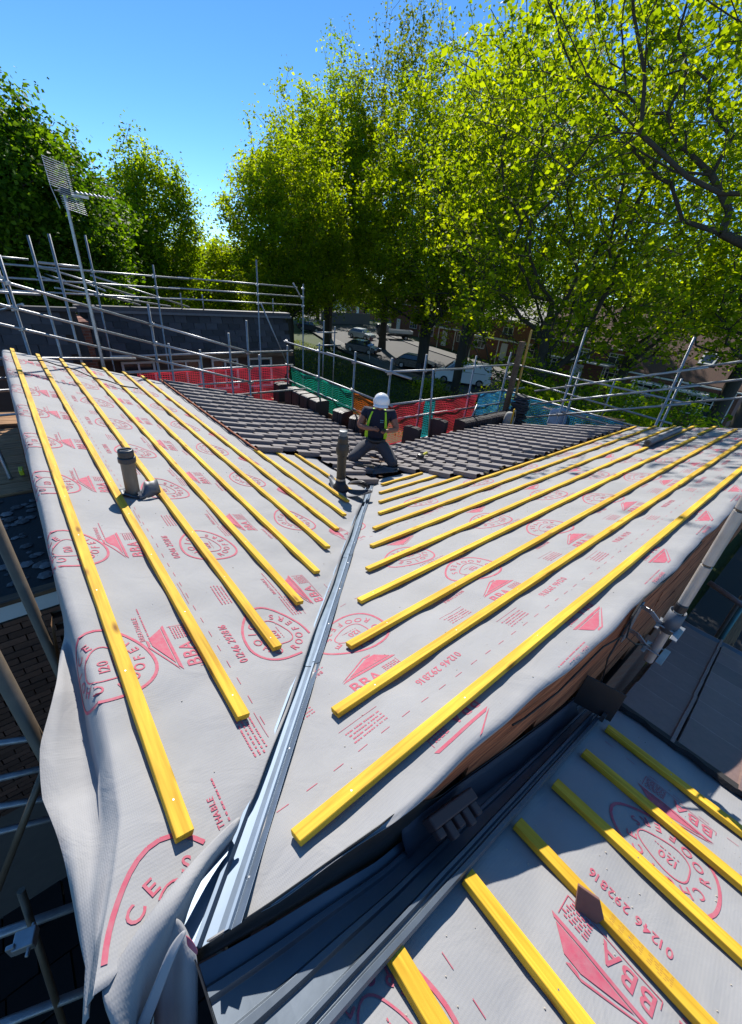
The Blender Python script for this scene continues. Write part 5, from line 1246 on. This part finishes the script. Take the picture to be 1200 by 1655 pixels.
bevel(MB().box((2.2, 0, 1.35), (1.5, 1.9, 1.5)).build('cab', P_dark, tk), .12, 3); MB().box((2.6, 0, 1.75), (.75, 1.92, .55)).build('window', m_glass, tk); MB().box((0, 0, .6), (5.6, .9, .22)).build('chassis', m_black, tk)
mb = MB(); mb.box((-.85, 0, .95), (3.9, 2.1, .10)); mb.build('bed', P_dark, tk)
for nm, c, s_ in (('side_board', (-.85, 1.05, 1.2), (3.9, .05, .42)), ('side_board', (-.85, -1.05, 1.2), (3.9, .05, .42)), ('tail_board', (-2.80, 0, 1.2), (.05, 2.1, .42)), ('head_board', (1.12, 0, 1.5), (.06, 2.1, 1.0))): bevel(MB().box(c, s_).build(nm, M('alu_grey', (.5, .52, .55), .4, .3), tk), .01)
for x in (2.1, -1.8):
    for s_ in (-1, 1): wl = MB().tube((x, s_*.75, .36), (x, s_*.98, .36), .36, 18).build('wheel', m_tyre, tk); MB().tube((x, s_*.97, .36), (x, s_*.99, .36), .2, 12).build('rim', m_rim, wl)
for s_ in (-1, 1): MB().box((2.97, s_*.7, .95), (.06, .3, .2)).build('headlight', m_lamp, tk)
ps = thing('sign_post', 'thin grey street sign post at the kerb near the navy car', 'sign post', (30.9, 36.4, GZ+.28)); MB().tube((0, 0, 0), (0, 0, 2.4), .04, 8).build('post', m_galv, ps); MB().tube((0, -.02, 2.1), (0, .02, 2.1), .22, 16).build('sign_plate', m_tail, ps)
bn = thing('wheelie_bin', 'black wheeled bin standing beside the black hatchback', 'bin', (31.4, 29.0, GZ+.16)); bevel(MB().add([(-.25, -.28, .1), (.25, -.28, .1), (.25, .28, .1), (-.25, .28, .1), (-.3, -.33, 1.0), (.3, -.33, 1.0), (.3, .33, 1.0), (-.3, .33, 1.0)], [(0, 3, 2, 1), (4, 5, 6, 7), (0, 1, 5, 4), (1, 2, 6, 5), (2, 3, 7, 6), (3, 0, 4, 7)]).build('bin_body', P_dark, bn), .03); MB().box((0, 0, 1.04), (.66, .72, .06)).build('lid', P_dark, bn)

# ================================================================ TREES
def leaf_material(name, lo, mid, hi, trans=.5):
    m = bpy.data.materials.new(name); m.use_nodes = True; n = m.node_tree.nodes; l = m.node_tree.links; n.clear()
    at = n.new('ShaderNodeAttribute'); at.attribute_name = 'tone'
    cr = n.new('ShaderNodeValToRGB'); e = cr.color_ramp.elements; e[0].color = (*lo, 1); e[1].color = (*hi, 1); x = e.new(.5); x.color = (*mid, 1)
    l.new(at.outputs['Fac'], cr.inputs[0])
    d = n.new('ShaderNodeBsdfPrincipled'); d.inputs['Roughness'].default_value = .55; d.inputs['Specular IOR Level'].default_value = .2
    t = n.new('ShaderNodeBsdfTranslucent'); sc = n.new('ShaderNodeVectorMath'); sc.operation = 'MULTIPLY'; sc.inputs[1].default_value = (2.0, 2.0, .25)
    l.new(cr.outputs[0], d.inputs['Base Color']); l.new(cr.outputs[0], sc.inputs[0]); l.new(sc.outputs[0], t.inputs['Color'])
    mx = n.new('ShaderNodeMixShader'); mx.inputs[0].default_value = trans; l.new(d.outputs[0], mx.inputs[1]); l.new(t.outputs[0], mx.inputs[2])
    o = n.new('ShaderNodeOutputMaterial'); l.new(mx.outputs[0], o.inputs[0]); return m
lf_lime = leaf_material('leaf_lime', (.08, .13, .008), (.19, .25, .012), (.34, .38, .02), .66)
lf_mid = leaf_material('leaf_mid', (.07, .125, .010), (.16, .235, .012), (.31, .37, .02), .68)
lf_dark = leaf_material('leaf_dark', (.03, .075, .008), (.075, .15, .012), (.16, .25, .02), .55)
lf_olive = leaf_material('leaf_olive', (.06, .085, .02), (.13, .16, .03), (.22, .25, .05), .5)
m_bark = M('bark', (.075, .06, .045), .9, var=.5, vscale=5, bump=.6, bscale=14, stretch=(3, 3, .7))
LEAFK = 1.45
def tree(name, label, base, ztop, zcb, Rad, seed, mat, natt=700, nleaf=30, lsize=.22, spread=.55, trunk_r=.35, lean=(0, 0), lobes=None, bias=.35, grp='street trees', hollow=.6, cat='tree', trunk_to=None, limb=.8):
    rg = np.random.RandomState(seed); bx, by, bz = base
    t = thing(name, label, cat, base, grp)
    # attractors in an uneven crown volume
    if lobes is None:
        H = ztop-zcb; lobes = [(0, 0, zcb+H*.5-bz, Rad, H*.5)]
        for k in range(16):
            a = 2.4*k+rg.uniform(-.4, .4); zf = -.85+1.75*(k+.5)/16; rr3 = Rad*.66*math.sqrt(max(.05, 1-zf*zf)); s_ = Rad*rg.uniform(.30, .46)
            lobes.append((rr3*math.cos(a), rr3*math.sin(a), zcb+H*(.5+.40*zf)-bz, s_, s_*rg.uniform(.75, 1.1)))
    vol = np.array([l_[3]**2*l_[4] for l_ in lobes]); vol[0] *= .35; pr = vol/vol.sum(); pts = []
    for k in rg.choice(len(lobes), int(natt*1.5), p=pr):
        lx, ly, lz, r1, r2 = lobes[k]; v = rg.normal(size=3); v /= np.linalg.norm(v); q = (hollow+(1-hollow)*rg.uniform()**.6)
        f = 1+.18*math.sin(5*v[0]+seed)*math.sin(4*v[1]+k)+.12*math.sin(9*v[2]+k)
        p = np.array([lx+lean[0]+v[0]*r1*q*f, ly+lean[1]+v[1]*r1*q*f, lz+v[2]*r2*q*f])
        if p[2]+bz > zcb-.8 and p[2] > .5: pts.append(p)
    pts = np.array(pts); H0 = max(1.0, (zcb-bz)*.9)
    nodes = [np.zeros(3)]; par = [-1]
    tt = trunk_to or (lean[0]*.6, lean[1]*.6, H0+.35*(ztop-zcb)); nst = 9
    for i in range(1, nst+1):
        f = i/nst; nodes.append(np.array([tt[0]*f**1.4+.12*math.sin(3*f+seed)*f, tt[1]*f**1.4+.12*math.cos(4*f+seed)*f, tt[2]*f])); par.append(i-1)
    top = nodes[-1]
    order = np.argsort(np.linalg.norm(pts-(top*.6), axis=1)); N = np.array(nodes); plen = [np.linalg.norm(x) for x in nodes]; term = []
    Nb = np.zeros((len(pts)*6+len(nodes)+10, 3)); Nb[:len(nodes)] = N; pl = np.zeros(len(Nb)); pl[:len(nodes)] = plen; cnt = len(nodes)
    mi = max(2, int(nst*.35))
    for k in order:
        p = pts[k]; dv = Nb[:cnt]-p; ds = np.sqrt((dv**2).sum(1)); cost = ds+bias*pl[:cnt]+np.where(dv[:, 2] > 0, dv[:, 2]*.9, 0); cost[:mi] += 50
        j = int(np.argmin(cost)); L = ds[j]; ns = max(1, min(5, int(L/.8))); a = Nb[j].copy(); prev = j
        for s_ in range(1, ns+1):
            f = s_/ns; q = a+(p-a)*f; q[2] -= .10*L*math.sin(math.pi*f)*(.6 if L > 1.5 else .2)
            if s_ < ns: q += rg.normal(size=3)*.05*L
            Nb[cnt] = q; pl[cnt] = pl[prev]+np.linalg.norm(q-Nb[prev]); par.append(prev); prev = cnt; cnt += 1
        term.append(prev)
    Nn = Nb[:cnt]; par = np.array(par); w_ = np.zeros(cnt); w_[term] += 1
    for i in range(cnt-1, 0, -1): w_[par[i]] += w_[i]
    rad = trunk_r*(w_/w_[0])**.56; rad = np.maximum(rad, .012+lsize*.02); rad[nst+1:] *= limb; rad[0] *= 1.35
    seg = [i for i in range(1, cnt)]
    ns = 6; V = np.zeros((len(seg)*2*ns, 3)); Fc = np.zeros((len(seg)*ns, 4), dtype=np.int32); ang = np.arange(ns)/ns*2*np.pi
    for c_, i in enumerate(seg):
        a, b = Nn[par[i]], Nn[i]; d = b-a; ln = np.linalg.norm(d)+1e-9; d = d/ln; h = np.array([1., 0, 0]) if abs(d[0]) < .8 else np.array([0, 1., 0]); u = np.cross(d, h); u /= np.linalg.norm(u); v = np.cross(d, u)
        ra = min(rad[par[i]], rad[i]*1.35) if par[i] > 0 else rad[0]; o_ = c_*2*ns
        ring = np.outer(np.cos(ang), u)+np.outer(np.sin(ang), v); V[o_:o_+ns] = a+ring*ra-d*ra*.3; V[o_+ns:o_+2*ns] = b+ring*rad[i]+d*rad[i]*.2
        for q in range(ns): Fc[c_*ns+q] = (o_+q, o_+(q+1) % ns, o_+ns+(q+1) % ns, o_+ns+q)
    me = np_mesh('trunk', V, Fc, m_bark, True); link('trunk', me, t)
    # leaves: clumps at the twig ends, each leaf a folded rhombus
    T = Nn[term]; prv = Nn[par[term]]; dirs = T-prv; dirs /= (np.linalg.norm(dirs, axis=1)[:, None]+1e-9)
    cid = np.repeat(np.arange(len(T)), int(nleaf*LEAFK)); n = len(cid)
    off = rg.normal(size=(n, 3))*spread*np.array([1, 1, .8])*rg.uniform(.45, 1.25, len(T))[cid][:, None]; along = rg.uniform(-1.0, .7, n)[:, None]*spread*1.2
    ctr = T[cid]+off*.75+dirs[cid]*along
    ctone = rg.uniform(0, 1, len(T))
    Lf(t, ctr, rg, lsize, mat, np.clip(.5+(ctone[cid]-.5)*.7+rg.normal(size=n)*.16, 0, 1))
    return t
def np_mesh(name, V, F, mat, smooth=False):
    me = bpy.data.meshes.new(name); k = F.shape[1]; me.vertices.add(len(V)); me.vertices.foreach_set('co', V.astype(np.float32).ravel())
    me.loops.add(F.size); me.loops.foreach_set('vertex_index', F.astype(np.int32).ravel()); me.polygons.add(len(F)); me.polygons.foreach_set('loop_start', np.arange(0, F.size, k, dtype=np.int32)); me.polygons.foreach_set('loop_total', np.full(len(F), k, dtype=np.int32))
    if smooth: me.polygons.foreach_set('use_smooth', np.ones(len(F), dtype=bool))
    me.materials.append(mat); me.update(calc_edges=True); me.validate(); return me
def Lf(parent, ctr, rg, lsize, mat, tone, part='crown', up=.5):
    n = len(ctr); nv = rg.normal(size=(n, 3)); nv[:, 2] = np.abs(nv[:, 2])+up; nv /= np.linalg.norm(nv, axis=1)[:, None]
    h = rg.normal(size=(n, 3)); u = np.cross(nv, h); u /= np.linalg.norm(u, axis=1)[:, None]; v = np.cross(nv, u)
    s = lsize*rg.uniform(.45, 1.5, n)[:, None]; a = ctr-u*s*.5; b = ctr+u*s*.5; c = ctr+v*s*.36+nv*s*.10; d = ctr-v*s*.36+nv*s*.10
    V = np.stack([a, c, b, d], 1).reshape(-1, 3); i0 = np.arange(n)*4; F = np.stack([np.stack([i0, i0+1, i0+2], 1), np.stack([i0, i0+2, i0+3], 1)], 1).reshape(-1, 3)
    me = np_mesh(part, V, F, mat); at = me.attributes.new('tone', 'FLOAT', 'FACE'); at.data.foreach_set('value', np.repeat(tone, 2).astype(np.float32)[:len(me.polygons)])
    return link(part, me, parent)
def pol(az, d): return (CAM.x+d*math.cos(R(az)), CAM.y+d*math.sin(R(az)))
def tz(el, d): return CAM.z+d*math.tan(R(el))
# street trees
x, y = pol(86.5, 26); tree('broadleaf_tree', 'dense dark green tree at the far left edge behind the aerial', (x, y, GZ), tz(10.2, 26), -1.5, 4.4, 11, lf_dark, 900, 52, .17, .45, .32, grp='trees behind the scaffold')
x, y = pol(79.5, 38); tree('broadleaf_tree', 'mid green tree between the dark left tree and the airy birch', (x, y, GZ), tz(6.2, 38), -3, 3.3, 12, lf_mid, 500, 26, .24, .5, .25, grp='trees behind the scaffold')
x, y = pol(74.6, 42); tree('birch_tree', 'airy birch like tree with thin upright stems left of the blue gap', (x, y, GZ), tz(9.8, 42), -2.0, 3.2, 13, lf_mid, 760, 22, .20, .5, .20, grp='trees behind the scaffold', bias=.55)
x, y = pol(69.5, 50); tree('broadleaf_tree', 'low bright green tree under the blue gap in the sky', (x, y, GZ), tz(2.6, 50), -4, 4.0, 14, lf_lime, 480, 26, .25, .5, .25, grp='trees behind the scaffold')
tree('broadleaf_tree', 'rounded green tree with a dark branching crown just right of the blue gap', (20.6, 35.9, GZ), tz(12.8, 42), -2.8, 5.5, 15, lf_lime, 950, 27, .22, .5, .38, grp='street trees', hollow=.5)
tree('lime_tree', 'bright lime tree over the lawn whose slim trunk stands beside the kerb', (31.6, 46.0, GZ+.2), tz(17.2, 54), -2.6, 8.0, 16, lf_lime, 1150, 25, .28, .52, .42, grp='street trees')
tree('lime_tree', 'large bright lime tree with thick trunk between the black car and the white van', (31.9, 29.3, GZ+.3), tz(19.0, 43), -2.8, 7.2, 17, lf_lime, 1150, 26, .25, .48, .55, grp='street trees')
x, y = pol(48.5, 58); tree('sparse_tree', 'tallest thin leaved tree with many upright bare branches against the sky', (x, y, GZ), tz(21.8, 58), 1, 8.6, 18, lf_olive, 1200, 12, .26, .5, .45, grp='street trees', bias=.6, hollow=.25)
x, y = pol(55.5, 64); tree('sparse_tree', 'slender tree top poking up behind the rounded green tree', (x, y, GZ), tz(18.6, 64), 2, 5.5, 19, lf_mid, 500, 16, .28, .5, .35, grp='street trees', bias=.55)
tree('lime_tree', 'leaning lime tree behind the white van before the brick terrace', (40.6, 31.0, GZ+.3), tz(22.0, 49), -2.8, 7.2, 20, lf_lime, 900, 22, .25, .5, .42, lean=(1.5, -2.5), grp='street trees')
x, y = pol(27.5, 25); tree('lime_tree', 'open lime tree with forked dark limbs filling the upper right of the view', (x, y, GZ), 13.5, -3.0, 6.8, 21, lf_lime, 1000, 12, .21, .30, .40, lean=(-.6, .8), grp='street trees', bias=.5, hollow=.3)
x, y = pol(19, 33); tree('lime_tree', 'green tree behind the forked lime tree, over the clay roofed house', (x, y, GZ), 14, -2.6, 6.2, 22, lf_lime, 560, 13, .26, .45, .34, grp='street trees')
tree('big_plane_tree', 'massive dark trunked tree at the right edge with limbs reaching over the roof', (14.7, 1.35, GZ), 13.5, 3.2, 6.2, 23, lf_lime, 620, 10, .15, .30, .36, lean=(-.5, 3.4), grp='street trees', trunk_to=(.75, -.1, 10.5), hollow=.25, limb=.55)
x, y = pol(38, 34); tree('lime_tree', 'bright foliage of a nearer lime tree in the upper centre right', (x, y, GZ), 15.5, -1.0, 5.4, 24, lf_lime, 800, 16, .19, .45, .36, grp='street trees')
x, y = pol(9, 30); tree('broadleaf_tree', 'green tree behind the massive trunk at the right edge', (x, y, GZ), 12, -1.8, 5.5, 25, lf_mid, 500, 17, .2, .5, .35, grp='street trees')
for i, (az, d, el, Rd) in enumerate(((66, 75, 3.2, 7), (61, 85, 2.6, 8), (57, 95, 4, 8), (51, 100, 5, 9), (44, 90, 5, 8), (37, 85, 5, 8), (30, 80, 6, 8), (84, 60, 3, 7), (72, 80, 1.5, 7), (22, 75, 6, 8), (14, 60, 6, 7))):
    x, y = pol(az, d); tree('distant_tree', ['distant round tree low behind the blue gap', 'distant tree behind the rounded green tree', 'distant tree beyond the silver car', 'distant tree at the end of the street', 'distant tree above the flatbed truck', 'distant tree behind the brick terrace roofs', 'distant tree behind the leaning lime tree', 'distant tree behind the dark left tree', 'distant tree behind the white roofed hall', 'distant tree behind the chimney of the long brick house', 'distant tree above the skylight house'][i], (x, y, GZ), tz(el, d), -4.5, Rd, 40+i, lf_mid if i % 2 else lf_lime, 260, 26, .42, 1.0, .35, grp='far trees')
# shrubs
def shrub(label, x, y, h, r, mat, seed, n=2600, ls=.12):
    rg = np.random.RandomState(seed); t = thing('shrub', label, 'shrub', (x, y, GZ), 'shrubs and bushes below the roof')
    mb = MB()
    for k in range(9):
        a = rg.uniform(0, 6.28); mb.path([(0, 0, 0), (r*.3*math.cos(a), r*.3*math.sin(a), h*.45), (r*.7*math.cos(a+.3), r*.7*math.sin(a+.3), h*rg.uniform(.7, .95))], [.05, .03, .012], 5)
    mb.build('stems', m_bark, t)
    c = rg.normal(size=(60, 3))*np.array([r*.45, r*.45, h*.18])+np.array([0, 0, h*.68]); cid = rg.randint(0, 60, n); p = c[cid]+rg.normal(size=(n, 3))*.3*min(1, r*.4); p[:, 2] = np.clip(p[:, 2], .1, h*1.1)
    Lf(t, p, rg, ls, mat, np.clip(.5+(rg.uniform(0, 1, 60)[cid]-.5)*.8+rg.normal(size=n)*.12, 0, 1), 'foliage')
for i, (x, y, h, r, m_, s, lab) in enumerate(((15.5, 5.2, 4.9, 1.8, lf_mid, 1, 'leafy bush just beyond the raked rails, nearest the blue net'), (18.0, 4.2, 4.8, 1.7, lf_lime, 2, 'light green bush between the raked rails and the skylight house'), (16.5, 2.6, 4.6, 1.4, lf_mid, 3, 'bush at the foot of the massive right trunk'), (20.5, 7.6, 5.0, 2.0, lf_mid, 4, 'tall bush behind the raked rails below the forked lime tree'), (24, 5.0, 4.4, 2.2, lf_dark, 5, 'dark bush in front of the skylight house'),
        (17.5, 9.3, 4.6, 1.8, lf_lime, 6, 'bright bush right of the orange yellow plank'), (24.5, 21.0, 1.6, 1.6, lf_lime, 7, 'low yellowish bush on the lawn behind the worker'), (22.3, 19.0, 1.5, 1.6, lf_olive, 8, 'low dry bush on the lawn in front of the white van'), (26.5, 13.5, 4.0, 2.2, lf_mid, 9, 'bush right of the white van beside the road'), (21.5, 11.5, 4.5, 1.9, lf_dark, 10, 'dark bush at the foot of the forked lime tree'), (13.8, 7.5, 4.3, 1.4, lf_mid, 12, 'small bush just beyond the blue net corner'))):
    shrub(lab, x, y, h, r, m_, 100+s, 3200 if h > 3 else 1500, .13)
# grass tufts on the lawn: nobody could count them
rg = np.random.RandomState(9); n = 26000; c = np.stack([rg.uniform(16, 31, n), rg.uniform(14, 52, n), np.full(n, GZ+.05)+rg.uniform(0, .12, n)], 1)
c = c[c[:, 0] < np.interp(c[:, 1], ea[0], ea[1])-.2]
go = Lf(None, c, rg, .11, lf_olive, rg.uniform(0, .6, len(c)), 'lawn_grass', up=.2); go['kind'] = 'stuff'
